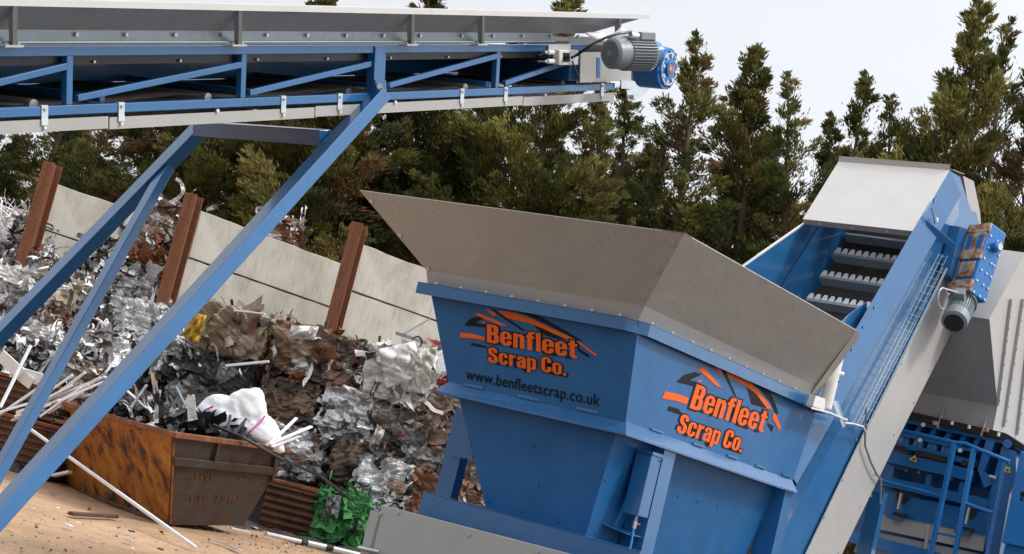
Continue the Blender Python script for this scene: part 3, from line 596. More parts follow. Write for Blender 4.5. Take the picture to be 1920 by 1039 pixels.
# ------------------------------------------------------------------ rusty skip
ZT = 1.33
tA = gnd(120, 757, ZT); tB = gnd(325, 815, ZT); tC = P(541, 843, 28.4); tD = tA + (tC - tB)
bB = gnd(318, 984, .0); _n = np.cross(tA - tB, bB - tB); bA = pl(126, 912, tB, _n); _n = np.cross(tC - tB, bB - tB); bC = pl(457, 986, tB, _n); bD = bA + (bC - bB) * .95
ctr = (tA + tB + tC + tD) / 4
sk = root('rusty_skip', V3(ctr[0], ctr[1], 0), 'large rusty skip, eaten yellow side and dark end, full of strips', 'skip')
def wallp(q, th): # inward offset slab
    n = np.cross(q[1] - q[0], q[3] - q[0]); n = unit(n); c = sum(q) / 4
    if np.dot(n, V3(ctr[0], ctr[1], .6) - c) < 0: n = -n
    mb = MB(); mb.slab(q, n * th); return mb
bA_ = bA
part('side_wall', wallp([tA, tB, bB, bA_], .03), 'skipyellow', sk, 'side with yellow paint eaten by rust')
part('end_wall', wallp([tB, tC, bC, bB], .03), 'skipdark', sk, 'dark grey rusty end')
part('back_wall', wallp([tC, tD, bD, bC], .03), 'skipdark', sk); part('far_end_wall', wallp([tD, tA, bA_, bD], .03), 'skipyellow', sk)
rm = MB()
for p, q in ((tA, tB), (tB, tC), (tC, tD), (tD, tA)): rm.beam(p, q, .09, .08, None)
part('rim', rm, 'rust', sk, bevel=.01)
e_n = unit(np.cross(tC - tB, bB - tB)); e_n = e_n if np.dot(e_n, CAM - tB) > 0 else -e_n
s_n = unit(np.cross(tB - tA, bA_ - tA)); s_n = s_n if np.dot(s_n, CAM - tA) > 0 else -s_n
rb = MB(); f1 = .24
for f0, f1 in ((.23, .32),): rb.slab([tB + (bB - tB) * f0, tC + (bC - tC) * f0, tC + (bC - tC) * f1, tB + (bB - tB) * f1], e_n * .05)
part('stiffener', rb, 'skipdark', sk, bevel=.01)
for k in (.36,):
    mb = MB(); p = tB + (tC - tB) * k; q = bB + (bC - bB) * k; mb.beam(p + e_n * .03, p + (q - p) * .23 + e_n * .03, .07, .05, tC - tB); part('stiffener', mb, 'skipdark', sk, bevel=.006)
mb = MB(); mb.beam(tC - (tC - tB) * .12 + e_n * .03, bC + (tC - bC) * .6 + e_n * .03, .07, .05, tC - tB); part('stiffener', mb, 'skipdark', sk, bevel=.006)
for k in (.2, .45, .72):
    mb = MB(); p = bA_ + (bB - bA_) * k + s_n * .05 + EZ * .12; d = unit(bB - bA_); mb.obox(p, d * .13, s_n * .05, EZ * .12); part('foot', mb, 'rustdark', sk, bevel=.01)
mb = MB(); mb.beam(bA_ + s_n * .04 + EZ * .03, bB + s_n * .04 + EZ * .03, .08, .06); part('bottom_runner', mb, 'rustdark', sk, bevel=.01)
# chalked scribbles on the end
sc = MB(); R_ = np.random.default_rng(12)
def ept(u, v): return tB + (tC - tB) * u + (bB - tB) * v + ((bC - bB) - (tC - tB)) * u * v + e_n * .006
for (u, v, n) in ((.22, .42, 5), (.62, .42, 6), (.2, .68, 4), (.5, .68, 6)):
    for i in range(n):
        uu = u + i * .045; pts = [ept(uu + R_.uniform(0, .03), v + R_.uniform(-.045, .045)) for k in range(4)]
        part('chalk_mark', MB().tube(pts, .006, 4), M['rust'], sk)
# contents
def rnd_in(u0, u1, v0, v1, R): u = R.uniform(u0, u1); v = R.uniform(v0, v1); return tA * (1 - u) * (1 - v) + tB * u * (1 - v) + tC * u * v + tD * (1 - u) * v
R_ = np.random.default_rng(77); n = 1500; pos = np.array([rnd_in(.06, .94, .08, .92, R_) for _ in range(n)])
uu = ((pos - tA) @ unit(tB - tA)) / np.linalg.norm(tB - tA)
pos[:, 2] = ZT - .14 + .52 * np.sin(np.clip(uu, 0, 1) * math.pi) * R_.uniform(.2, 1, n)
v, f, c = shards(pos, np.tile([0, -.5, .6], (n, 1)), R_, .12, .55, [DRK, CHR, GRY, WHT, SIL], [7, 3, 2, .8, .6], tilt=.9, aspect=7, curl=.3)
fl = [tA + (tC - tA) * .03, tB + (tD - tB) * .03, tC + (tA - tC) * .03, tD + (tB - tD) * .03]; vv = np.array([p - EZ * .12 for p in fl]); f = np.concatenate([f, np.array([[0, 1, 2, 3]]) + len(v)]); v = np.concatenate([v, vv]); c = np.concatenate([c, np.tile(np.array(DRK), (4, 1))])
props(np_mesh('plastic_offcuts', v - ctr, f, c, 'scrap', loc=ctr), 'mass of short black and grey plastic offcuts filling the rusty skip', 'offcuts', kind='stuff')
specs = [((440, 812), (462, 785), 'd'), ((425, 815), (432, 778), 'd'), ((418, 820), (385, 770), 'd'), ((455, 825), (400, 797), 'd'), ((352, 770), (330, 725), 'm'), ((368, 788), (362, 740), 'm'), ((300, 780), (262, 735), 'd'), ((290, 775), (300, 732), 'm'),
         ((275, 765), (235, 730), 'w'), ((330, 795), (290, 752), 'd'), ((345, 800), (318, 742), 'd'), ((260, 770), (230, 752), 'd'), ((385, 808), (350, 775), 'w'), ((310, 785), (340, 735), 'd'), ((395, 812), (412, 790), 'd'), ((245, 765), (275, 722), 'm'), ((360, 800), (330, 770), 'd'), ((282, 772), (245, 742), 'd')]
lab = {'d': 'black strip sticking up out of the rusty skip', 'm': 'grey strip sticking up out of the rusty skip', 'w': 'white strip sticking up out of the rusty skip'}
for i, (p, q, k) in enumerate(specs):
    strip('plastic_strip', P(*p, 27.25 if p[0] > 345 else 27.0), P(*q, 27.5), .045, .025, {'d': 'darkplastic', 'm': 'midplastic', 'w': 'plastic'}[k], lab[k], 'strip', {'d': 'black', 'm': 'grey', 'w': 'white'}[k] + ' strips standing in the skip')
strip('plastic_strip', P(505, 833, 27.5), P(556, 784, 28.6), .05, .03, 'plastic', 'single white strip rising steeply at the right end of the skip', 'strip')
strip('plastic_strip', P(500, 835, 27.5), P(584, 800, 28.8), .06, .03, 'plastic', 'white strip lying over the right corner of the skip, longer of two', 'strip')
strip('plastic_strip', P(510, 838, 27.5), P(562, 818, 28.8), .05, .025, 'plastic', 'white strip lying over the right corner of the skip, shorter and lower', 'strip')
mb = MB(); mb.tube([P(400, 797, 27.0), P(455, 820, 26.9), P(530, 862, 27.4), P(600, 892, 29), P(655, 935, 30)], .028, 6)
props(part('black_pipe', mb, 'blackgloss', loc=P(400, 797, 27.6)), 'long thin black pipe reaching from the skip down across the dark bale', 'pipe')
# white bag
def bag():
    R = np.random.default_rng(9); c0 = P(452, 795, 28.0); U = []; nu, nv = 70, 36
    a1 = unit(RT * .96 - UP * .28); a2 = unit(UP + .3 * RT); a3 = -fw
    out = [(-1, -.30), (-.98, .05), (-.72, .52), (-.45, .62), (-.15, .95), (.12, 1.05), (.34, .8), (.48, .42), (.7, .2), (.95, -.2), (1.0, -.42), (.5, -.42), (-.5, -.35)]
    ang = np.array([math.atan2(y, x) for x, y in out]); rr = np.array([math.hypot(x, y) for x, y in out]); o_ = ang.argsort(); ang = ang[o_]; rr = rr[o_]
    V = []
    for j in range(nv):
        el = math.pi * j / (nv - 1)
        for i in range(nu):
            t = 2 * math.pi * i / nu - math.pi; r = np.interp(t, np.r_[ang[-1] - 2 * math.pi, ang, ang[0] + 2 * math.pi], np.r_[rr[-1], rr, rr[0]])
            x = r * math.cos(t) * math.sin(el); y = r * math.sin(t) * math.sin(el); z = math.cos(el) * .75
            V.append(c0 + (a1 * x + a2 * y * .80) * .77 + a3 * z * .35)
    V = np.array(V); nn = V - c0; nn /= np.linalg.norm(nn, axis=1)[:, None]; V = V + nn * crease(V, R, 8, 3.5, 30, .045)[:, None]
    f = np.array([[j * nu + i, j * nu + (i + 1) % nu, (j + 1) * nu + (i + 1) % nu, (j + 1) * nu + i] for j in range(nv - 1) for i in range(nu)])
    rt = root('bulk_bag', c0, 'bulging white woven sack with pink ribbons lying in the skip', 'sack')
    np_mesh('sack', V - c0, f, None, 'bag', rt, smooth=True)
    for pts in ([(497, 780), (485, 795), (470, 808), (462, 818)], [(400, 762), (387, 768), (378, 775)]):
        mb = MB(); q = []; dirs = (V - CAM); dep = dirs @ fw; sx_ = (dirs @ RT) / dep * F + CX; sy_ = CY - (dirs @ UP) / dep * F
        for x, y in pts: near = (np.hypot(sx_ - x, sy_ - y) < 9); q.append(P(x, y, (dep[near].min() if near.any() else 27.6) - .015))
        for p_, q_ in zip(q[:-1], q[1:]): mb.beam(p_, q_, .03, .008, fw if False else a1)
        part('ribbon', mb, 'pink', rt)
bag()

# ------------------------------------------------------------------ rusty corrugated bins
def bin_(px0, py0, px1, py1, hpx, D0, D1, depth, label, n=6):
    A = P(px0, py0, D0); B = P(px1, py1, D1); A[2] = B[2] = (A[2] + B[2]) / 2; zt = A[2]; h = hpx; d = unit(B - A); nrm = V3(d[1], -d[0], 0)
    if np.dot(nrm, CAM - A) < 0: nrm = -nrm
    Lb = np.linalg.norm(B - A); rt = root('stillage_bin', (A + B) / 2 - nrm * depth / 2 - EZ * h, label, 'bin')
    def corr(o, dd, ll, nn):
        mb = MB(); pr = []
        for i in range(n * 4 + 1):
            z = -h * i / (n * 4); k = i % 4; pr.append((z, .05 if k in (1, 2) else 0.))
        for (z0, o0), (z1, o1) in zip(pr[:-1], pr[1:]):
            mb.slab([o + nn * o0 + EZ * z0, o + dd * ll + nn * o0 + EZ * z0, o + dd * ll + nn * o1 + EZ * z1, o + nn * o1 + EZ * z1], -nn * .012)
        return mb
    part('front_wall', corr(A, d, Lb, nrm), 'rustdark', rt); part('side_wall', corr(B, -nrm, depth, d), 'rustdark', rt); part('side_wall', corr(A, -nrm, depth, -d), 'rustdark', rt); part('back_wall', corr(A - nrm * depth, d, Lb, -nrm), 'rustdark', rt)
    mb = MB()
    for p, q in ((A, B), (B, B - nrm * depth), (B - nrm * depth, A - nrm * depth), (A - nrm * depth, A)): mb.beam(p + EZ * .03, q + EZ * .03, .09, .06)
    part('rim', mb, 'rust', rt, bevel=.008)
    for k in (0, .4, .8):
        mb = MB(); p = A + d * Lb * (k + .1) - EZ * (h + .06); mb.obox(p - nrm * depth / 2, d * .1, nrm * depth / 2, EZ * .06); part('skid', mb, 'rustdark', rt)
    mb = MB(); mb.slab([A - EZ * h, B - EZ * h, B - EZ * h - nrm * depth, A - EZ * h - nrm * depth], -EZ * .02); part('floor', mb, 'rustdark', rt)
    mb = MB(); mb.slab([A - EZ * .1, B - EZ * .1, B - EZ * .1 - nrm * depth, A - EZ * .1 - nrm * depth], -EZ * .02); 
    return A, B, nrm
bin_(505, 905, 607, 925, .78, 32.4, 32.2, 1.0, 'rusty corrugated bin on skids between the skip and the green bale')
bin_(-40, 683, 112, 742, .75, 31.2, 30.7, 1.2, 'rusty corrugated bin at the left edge, upper one with white offcuts')
bin_(-40, 778, 122, 800, .72, 30.6, 30.2, 1.2, 'rusty corrugated bin at the left edge, lower one on the ground')
R_ = np.random.default_rng(55)
for i in range(16):
    x = R_.uniform(-10, 110); y = 790 - x * .25 + R_.uniform(-22, 12); a = R_.uniform(-.65, -.1); L_ = R_.uniform(60, 130)
    strip('plastic_strip', P(x, y, 29.6 + R_.uniform(0, .5)), P(x + L_ * math.cos(a), y + L_ * math.sin(a) , 29.9), R_.uniform(.05, .1), .04, 'plastic', 'white strip in the jumbled pile on the lower left bin', 'strip', 'white strips piled on the lower left bin')
for i, (p, q) in enumerate((((0, 665), (40, 702)), ((20, 695), (78, 712)), ((35, 700), (60, 720)), ((60, 712), (80, 722)))):
    strip('white_offcut', P(*p, 30.9), P(*q, 30.8), .22, .03, 'plastic', 'white flat offcut leaning in the upper left bin', 'offcut', 'white offcuts in the upper left bin', side=UP)
strip('metal_rod', P(0, 765, 29.0), P(58, 648, 30.0), .06, .04, 'steel', 'long grey rod leaning steeply at the left edge', 'rod')
g0 = gnd(367, 1027, .02); strip('metal_rod', P(50, 800, 29.2), g0, .05, .045, 'plastic', 'long thin white rod leaning from the left bins down to the sand before the skip', 'rod')
strip('plastic_strip', P(100, 892, 29.6), P(132, 885, 29.4), .1, .05, 'plastic', 'short grey offcut on the ground at the left foot of the skip', 'offcut')
# bits on the ground
strip('angle_iron', gnd(133, 963, .03), gnd(218, 968, .03), .09, .05, 'rustdark', 'short rusty angle iron lying on the sand in front of the skip', 'angle iron')
def gbit(x0, y0, x1, y1, w_, mat, label, name='metal_chip'): strip(name, gnd(x0, y0, .02), gnd(x1, y1, .02), w_, .02, mat, label, 'scrap piece')
gbit(124, 983, 134, 987, .06, 'plastic', 'small white chip on the sand left of the angle iron tip')
gbit(236, 1010, 250, 1015, .07, 'zinc', 'small shiny chip on the sand at the bottom, left of the long rod end')
gbit(388, 1010, 428, 1020, .06, 'steel', 'thin dull flat strip on the sand right of the long rod end')
gbit(428, 1022, 451, 1032, .09, 'zinc', 'bright flat tip piece on the sand right of the long rod end')
gbit(432, 990, 468, 997, .07, 'plastic', 'white flat piece on the sand under the dark end of the skip')
gbit(450, 978, 480, 990, .09, 'steel', 'grey profile lying between the skip and the corrugated bin')
gbit(104, 951, 110, 953, .04, 'plastic', 'tiny white flake on the sand near the skip corner')
gbit(242, 995, 252, 997, .06, 'rustdark', 'small rusty nut on the sand in front of the skip')
gbit(296, 1028, 306, 1031, .03, 'rustdark', 'dark sliver on the sand near the bottom edge')
mb = MB(); p0, p1, p2, p3, p4 = gnd(500, 1001, .05), gnd(565, 1016, .05), gnd(575, 1018, .05), gnd(610, 1026, .05), gnd(760, 1062, .05)
rt = root('ground_pipe', gnd(600, 1025, 0), 'long pale pipe with dark bands lying along the foot of the bales', 'pipe')
mb.tube([p0, p1], .035, 10); part('pipe_length', mb, 'plastic', rt, smooth=True); mb = MB(); mb.tube([p3, p4], .05, 10); mb.tube([p2, p3], .05, 10); part('pipe_length', mb, 'zinc', rt, smooth=True)
mb = MB(); mb.tube([p1, p2], .055, 10); part('band', mb, 'black', rt); mb = MB(); q = gnd(612, 1026.5, .05); mb.tube([q, q + unit(p4 - p3) * .12], .056, 10); part('band', mb, 'black', rt)
R_ = np.random.default_rng(91); n = 1250; pos = np.array([gnd(R_.uniform(440, 720), R_.uniform(985, 1040)) + V3(R_.uniform(-1, 1), R_.uniform(0, 2), 0) for _ in range(900)] + [gnd(R_.uniform(-10, 640), 1039 - abs(R_.normal(0, 60))) for _ in range(350)]); pos[:, 2] = .01
v, f, c = shards(pos, np.tile([0, 0, 1.], (n, 1)), R_, .01, .06, [RST, BRN, DRK, GRY, WHT, TAN], [2, 4, 1, 2, .6, 7], tilt=.2)
props(np_mesh('ground_litter', v, f, c, 'scrap'), 'small crumbs of scrap littering the sand by the bales', 'litter', kind='stuff')

# ------------------------------------------------------------------ text and decals on a plane
def decal(name, px, pt, nrm, off, mat, parent):
    nrm = unit(nrm); nrm = nrm if np.dot(nrm, CAM - pt) > 0 else -nrm
    mb = MB(); mb.slab([pl(x, y, pt, nrm) + nrm * off for x, y in px], nrm * .0012); return part(name, mb, mat, parent)
def text_on(s, b0, b1, t0, pt, nrm, off, mat, parent, name='lettering', bold=.0, extra=0., cond=1.):
    """b0/b1: pixels of the baseline ends, t0: pixel of the cap height above b0."""
    nrm = unit(nrm); nrm = nrm if np.dot(nrm, CAM - pt) > 0 else -nrm
    def geo(o_):
        cu = bpy.data.curves.new(name, 'FONT'); cu.body = s; cu.size = 1; cu.offset = o_; cu.space_character = 1.0 + bold * 2.2; cu.resolution_u = 4
        ob = bpy.data.objects.new(name, cu); scn.collection.objects.link(ob); bpy.context.view_layer.update()
        me = bpy.data.meshes.new_from_object(ob.evaluated_get(bpy.context.evaluated_depsgraph_get())); bpy.data.objects.remove(ob); bpy.data.curves.remove(cu)
        v = np.array([tuple(x.co) for x in me.vertices]); f = [list(p.vertices) for p in me.polygons]; bpy.data.meshes.remove(me); return v, f
    v0, _ = geo(bold); x0, x1 = v0[:, 0].min(), v0[:, 0].max(); cap = .70 + bold * 1.6
    v, f = geo(bold + extra) if extra else (v0, _)
    A = pl(*b0, pt, nrm); B = pl(*b1, pt, nrm); Cc = pl(*t0, pt, nrm)
    vs = [A + (B - A) * (x - x0) / (x1 - x0) + (Cc - A) * (y + bold * .8) / cap + nrm * off for x, y, z in v]
    mb = MB(); mb.add(vs, f); return part(name, mb, mat, parent)
def bolts(root_, pts, nrm, r=.018, t=.014, mat='zinc', name='bolt'):
    for p in pts: part(name, MB().disc(p, nrm, r, t, 8), mat, root_)

# ================================================================== scrap feeder: hopper + elevator
fd = root('scrap_feeder', W(1.5, 1., 0), 'big blue scrap feeder with orange lettered hopper, grey flared rim and toothed elevator', 'feeder')
def ring_slab(r0, r1, th, mat, name, close=True, label=None):   # r0 top ring, r1 bottom ring, one part per side
    n = len(r0); out = []
    for i in range(n if close else n - 1):
        j = (i + 1) % n; q = [r0[i], r0[j], r1[j], r1[i]]; nn = unit(np.cross(q[1] - q[0], q[3] - q[0])); c = sum(q) / 4
        if np.dot(nn, W(2, 1.3, c[2]) - c) < 0: nn = -nn
        mb = MB(); mb.slab(q, nn * th); out.append(part(name, mb, mat, fd, label))
    return out
AL, BL = 4.46, 2.56                                              # rim size
def rr(a0, a1, b0, b1, ch, z): return [W(a0, b1, z), W(a0, b0 + ch, z), W(a0 + ch, b0, z), W(a1, b0, z), W(a1, b1, z)]
rim_o = rr(0, AL, 0, BL, .16, 3.47)
# grey flare: short upright collar, then the leaning sheets
F0 = [W(.03, BL - .04, 3.475), W(.03, .06, 3.475), W(AL - .42, .03, 3.475), W(AL - .42, BL - .04, 3.475)]
F1 = [W(-.02, BL - .02, 3.60), W(-.02, -.0, 3.60), W(AL - .42, -.02, 3.60), W(AL - .42, BL, 3.60)]
F2 = [pl(675, 358, V3(0, 0, 4.22), EZ), pl(1283, 439, V3(0, 0, 4.22), EZ), pl(1605, 620, V3(0, 0, 4.22), EZ)]
F2.append(F2[2] + (F2[0] - F2[1]))
def slide(p, a, b, c, ax): n = np.cross(b - a, c - a); return p - ax * np.dot(n, p - a) / np.dot(n, ax)
F1[0] = slide(F1[0], F2[0], F2[1], F1[1], E1); F1[2] = slide(F1[2], F2[1], F2[2], F1[1], E2); F0[0] = F0[0] + E1 * np.dot(F1[0] - W(-.02, 0, 0), E1); F0[2] = F0[2] + E2 * (np.dot(F1[2] - W(0, -.02, 0), E2))
ring_slab(F1, F0, .006, 'grey', 'flare_collar'); ring_slab(F2, F1, .006, 'taupe', 'flare_sheet')
for i in range(4):
    p, q = F2[i], F2[(i + 1) % 4]; ins = unit(np.cross(EZ, q - p)); ins = ins if np.dot(ins, W(2, 1.3, 0) - p) > 0 else -ins
    mb = MB(); mb.slab([p + EZ * .004, q + EZ * .004, q + ins * .05 + EZ * .004, p + ins * .05 + EZ * .004], EZ * .006); part('flare_lip', mb, 'lightgrey', fd)
mb = MB(); c = F2[1]; 
for q_, k in ((F2[0], .1), (F2[2], .03)): mb.beam(c + EZ * .012, c + unit(q_ - c) * (k + .12) + EZ * .012, .014, .006)
part('rust_stain_edge', mb, 'rust', fd)
# end return sheet at right end of the flare
mb = MB(); q = [F2[2], F2[2] + E2 * .05 + E1 * .26 - EZ * .02, F0[2] + E1 * .18 + E2 * .02, F0[2]]; mb.slab(q, E2 * .006); part('flare_end_return', mb, 'taupe', fd)
fn = unit(np.cross(F1[1] - F2[1], F2[0] - F2[1])); fn = fn if np.dot(fn, CAM - F2[1]) > 0 else -fn
bolts(fd, [F2[1] * (1 - k) + F1[1] * k + unit(F2[0] - F2[1]) * .07 for k in (.13, .5, .88)], fn, .03, .012, 'taupe', 'flare_bolt')
bolts(fd, [F2[0] * (1 - k) + F1[0] * k + unit(F2[1] - F2[0]) * .05 for k in (.12, .55, .97)], fn, .025, .012, 'steel', 'flare_bolt')
# blue rim: outward flange with lip
ro = rim_o; rob = [p - EZ * .115 for p in ro]
ring_slab(ro, rob, .006, 'blue', 'rim_lip', close=False)
ri = rr(.085, AL - .05, .085, BL - .08, .14, 3.475)
for i in range(4):
    mb = MB(); mb.slab([ro[i] - EZ * .001, ro[i + 1] - EZ * .001, ri[i + 1] - EZ * .006, ri[i] - EZ * .006], -EZ * .006); part('rim_flange', mb, 'blue', fd)
bolts(fd, [W(.012, b, 3.478) for b in np.arange(.25, 2.5, .3)], EZ, .014, .016, 'white', 'rim_bolt'); bolts(fd, [W(a, .012, 3.478) for a in np.arange(.2, 4., .42)], EZ, .014, .016, 'white', 'rim_bolt')
# upper body
U0 = rr(.075, AL - .06, .075, BL - .09, .0, 3.46); U0 = [U0[0], U0[1], U0[3], U0[4]]
U1 = [W(.22, 2.06, 2.56), W(.22, .05, 2.53), W(4.12, .05, 2.52), W(4.12, 2.06, 2.53)]
walls = ring_slab(U0, U1, .006, 'hblue', 'upper_panel')
nA = unit(np.cross(U1[1] - U0[1], U0[0] - U0[1])); nB = unit(np.cross(U1[1] - U0[1], U0[2] - U0[1])); pA = U0[1]
nA = nA if np.dot(nA, CAM - pA) > 0 else -nA; nB = nB if np.dot(nB, CAM - pA) > 0 else -nB
# band between upper and lower bodies: sloping shelf with tabs
Bo = [W(.13, 2.13, 2.47), W(.13, -.03, 2.45), W(4.14, -.03, 2.43), W(4.14, 2.13, 2.45)]
Bi = [W(.235, 2.05, 2.605), W(.235, .06, 2.575), W(4.1, .06, 2.56), W(4.1, 2.05, 2.575)]
Bl = [p - EZ * .018 for p in Bo]
ring_slab(Bi, Bo, .006, 'blue', 'band_shelf'); ring_slab(Bo, Bl, .006, 'blue', 'band_lip')
for b in (.35, 1.0, 1.65):
    mb = MB(); mb.wbox(.205, .213, b, b + .24, 2.575, 2.602); part('band_tab', mb, 'blue', fd)
for a in (.7, 1.6, 2.4, 3.1, 3.8):
    mb = MB(); mb.wbox(a, a + .25, .035, .043, 2.565, 2.583); part('band_tab', mb, 'blue', fd)
# lower body, tapering in; its right side is recessed behind posts
L0 = [W(.26, 1.98, 2.53), W(.26, .14, 2.51), W(4.05, .14, 2.5), W(4.05, 1.98, 2.5)]
L1 = [W(.42, 1.44, 1.50), W(.42, .30, 1.46), W(3.75, .30, 1.36), W(3.75, 1.6, 1.4)]
ring_slab(L0, L1, .006, 'hblue', 'lower_panel')
L2 = [W(.42, 1.3, .5), W(.42, .36, .5), W(3.75, .36, .5), W(3.75, 1.5, .5)]
ring_slab(L1, L2, .006, 'hblue', 'skirt_panel')
nL = unit(np.cross(L1[1] - L0[1], L0[0] - L0[1])); nL = nL if np.dot(nL, CAM - L0[1]) > 0 else -nL
nR = unit(np.cross(L1[1] - L0[1], L0[2] - L0[1])); nR = nR if np.dot(nR, CAM - L0[1]) > 0 else -nR
bolts(fd, [pl(x, y, L0[1], nL) for x, y in ((882, 834), (1000, 835), (1008, 908), (915, 938), (980, 957), (1047, 976), (1117, 997), (1135, 901))], nL, .014, .01, 'blue', 'panel_bolt')
bolts(fd, [pl(x, y, L0[1], nR) for x, y in ((1161, 897), (1192, 905), (1272, 929), (1309, 940), (1346, 950), (1381, 960), (1413, 970))], nR, .015, .01, 'blue2', 'panel_bolt')
def post_(a, w_, name='support_post'):
    mb = MB(); mb.slab([W(a, .02, 2.44), W(a + w_, .02, 2.43), W(a + w_, .02, .02), W(a, .02, .02)], E2 * .006); mb.slab([W(a, .026, 2.44), W(a, .26, 2.44), W(a, .26, .02), W(a, .026, .02)], E1 * .006); mb.slab([W(a + w_ - .006, .026, 2.44), W(a + w_ - .006, .22, 2.44), W(a + w_ - .006, .22, .02), W(a + w_ - .006, .026, .02)], E1 * .006)
    return part(name, mb, 'blue', fd)
post_(1.02, .24); post_(3.93, .22)
for a in (.62, 3.45):
    mb = MB(); mb.slab([W(a, .29, 1.62), W(a + .42, .29, 1.62), W(a + .42, .04, 1.58), W(a + .1, .04, 1.58)], -EZ * .008); part('shelf_plate', mb, 'blue2', fd)
# left rear post
p = pa(872, 790, 1.1); q = pa(852, 950, 1.1); mb = MB(); mb.beam(p + EZ * .1, V3(p[0], p[1], .0), .2, .14, E2); part('support_post', mb, 'blue', fd)
mb = MB(); pr = pa(850, 835, 1.0); mb.slab([pa(858, 783, 1.0), pa(841, 852, 1.0), pa(861, 859, 1.0), pa(886, 860, 1.0), pa(880, 790, 1.0)], E1 * .05); part('post_gusset', mb, 'blue', fd)
# junction box on the recessed side
jb = MB(); bx0 = pb(1222, 853, -.0); A0 = (bx0 - O) @ E1; zt_ = bx0[2]
jb.wbox(A0 - .03, A0 + .17, -.02, .15, zt_ - .58, zt_); o = part('receiver_box', jb, 'blue', fd, bevel=.006)
mb = MB(); mb.wbox(A0 - .04, A0 + .18, -.03, .16, zt_, zt_ + .03); part('lid', mb, 'blue', o)
part('latch', MB().disc(W(A0 + .15, -.03, zt_ - .03), -E2, .012, .01), 'black', o)
vp = W(A0 + .06, .04, zt_ - .58); mb = MB(); mb.cyl(vp, vp - EZ * .05, .014, 8); mb2 = MB(); mb2.cyl(vp - EZ * .05, vp - EZ * .12, .02, 8)
part('valve_stem', mb, 'steel', fd); vb = part('valve', mb2, 'zinc', fd); mb = MB(); mb.obox(vp - EZ * .07 + E1 * .04 - E2 * .01, E1 * .035, E2 * .008, EZ * .008); part('valve_handle', mb, 'red', fd)
mb = MB(); mb.tube([vp - EZ * .12, vp - EZ * .25 - E1 * .02 - E2 * .02, vp - EZ * .5 - E1 * .05 - E2 * .03, vp - EZ * 1.0 - E1 * .12], .012, 6); part('air_hose', mb, 'cyan', fd, smooth=True)
# conveyor base in front
mb = MB(); mb.slab([pa(795, 922, .02), pa(1200, 1035, .02), pa(1200, 1100, .02), pa(775, 990, .02)], E1 * .008)
part('base_guard', mb, 'blue', fd); mb = MB(); mb.slab([pa(795, 922, .02), pa(1200, 1035, .02), pa(1200, 1035, .02) + E1 * .42, pa(795, 922, .02) + E1 * .42], -EZ * .006); part('base_top_plate', mb, 'blue', fd)
ag = -.25
mb = MB(); mb.slab([pa(716, 948, ag), pa(1100, 1048, ag), pa(1100, 1300, ag), pa(650, 1180, ag)], E1 * .008); part('side_cover', mb, 'grey', fd)
mb = MB(); mb.slab([pa(716, 948, ag), pa(1100, 1048, ag), pa(1100, 1048, ag) + E1 * .04, pa(716, 948, ag) + E1 * .04], EZ * .006); part('cover_lip', mb, 'lightgrey', fd)
mb = MB(); mb.slab([pa(695, 956, ag), pa(716, 960, ag), pa(690, 1075, ag), pa(668, 1068, ag)], E1 * .01); part('end_cover', mb, 'grey', fd)
mb = MB(); mb.slab([pa(712, 950, ag + .02), pa(722, 953, ag + .02), pa(692, 1080, ag + .02), pa(684, 1078, ag + .02)], E1 * .05); part('end_frame', mb, 'blue', fd)
bl_ = W(.5, 1.7, 0); mb = MB(); mb.wbox(-.1, 1.6, .1, 2.1, 0, 1.0); part('base_body', mb, 'blue2', fd)
mb = MB(); mb.cyl(pa(673, 1028, ag - .06), pa(712, 1036, ag - .06), .022, 10); part('hinge_pin', mb, 'steel', fd, smooth=True)
bolts(fd, [pa(x, y, ag) for x, y in ((715, 963), (747, 961), (880, 1002), (1010, 1034))], -E1, .018, .012, 'steel', 'cover_bolt')
# ---- lettering and swoosh
def q4(x, y): return 820 + x / 4.329, 540 + y / 4.329
def q5(x, y): return 1180 + x / 4.329, 640 + y / 4.329
LA = dict(o=[[(190, 362), (290, 372), (385, 398), (385, 425), (290, 410), (190, 403)], [(312, 218), (335, 203), (450, 250), (575, 308), (510, 303), (420, 265)], [(398, 177), (440, 182), (490, 222), (455, 228)],
             [(490, 186), (560, 190), (620, 202), (730, 235), (880, 305), (1000, 362), (1110, 412), (1060, 420), (960, 378), (860, 330), (740, 285), (640, 262), (570, 246)], [(1130, 432), (1165, 445), (1295, 540), (1290, 555), (1180, 475)], [(355, 287), (388, 275), (395, 290)]],
          k=[[(220, 305), (250, 265), (280, 245), (320, 235), (385, 245), (345, 262), (310, 285), (385, 291), (395, 320), (300, 312)], [(495, 165), (550, 157), (610, 157), (700, 175), (850, 240), (1030, 340), (1185, 435), (1120, 415), (900, 300), (720, 218), (600, 182)],
             [(435, 172), (470, 180), (590, 260), (715, 345), (700, 352), (560, 262)], [(730, 262), (800, 285), (930, 345), (1060, 420), (960, 410), (880, 385), (800, 325)], [(275, 443), (340, 458), (400, 475), (405, 490), (275, 465)], [(1140, 485), (1235, 545), (1230, 568), (1140, 512)]])
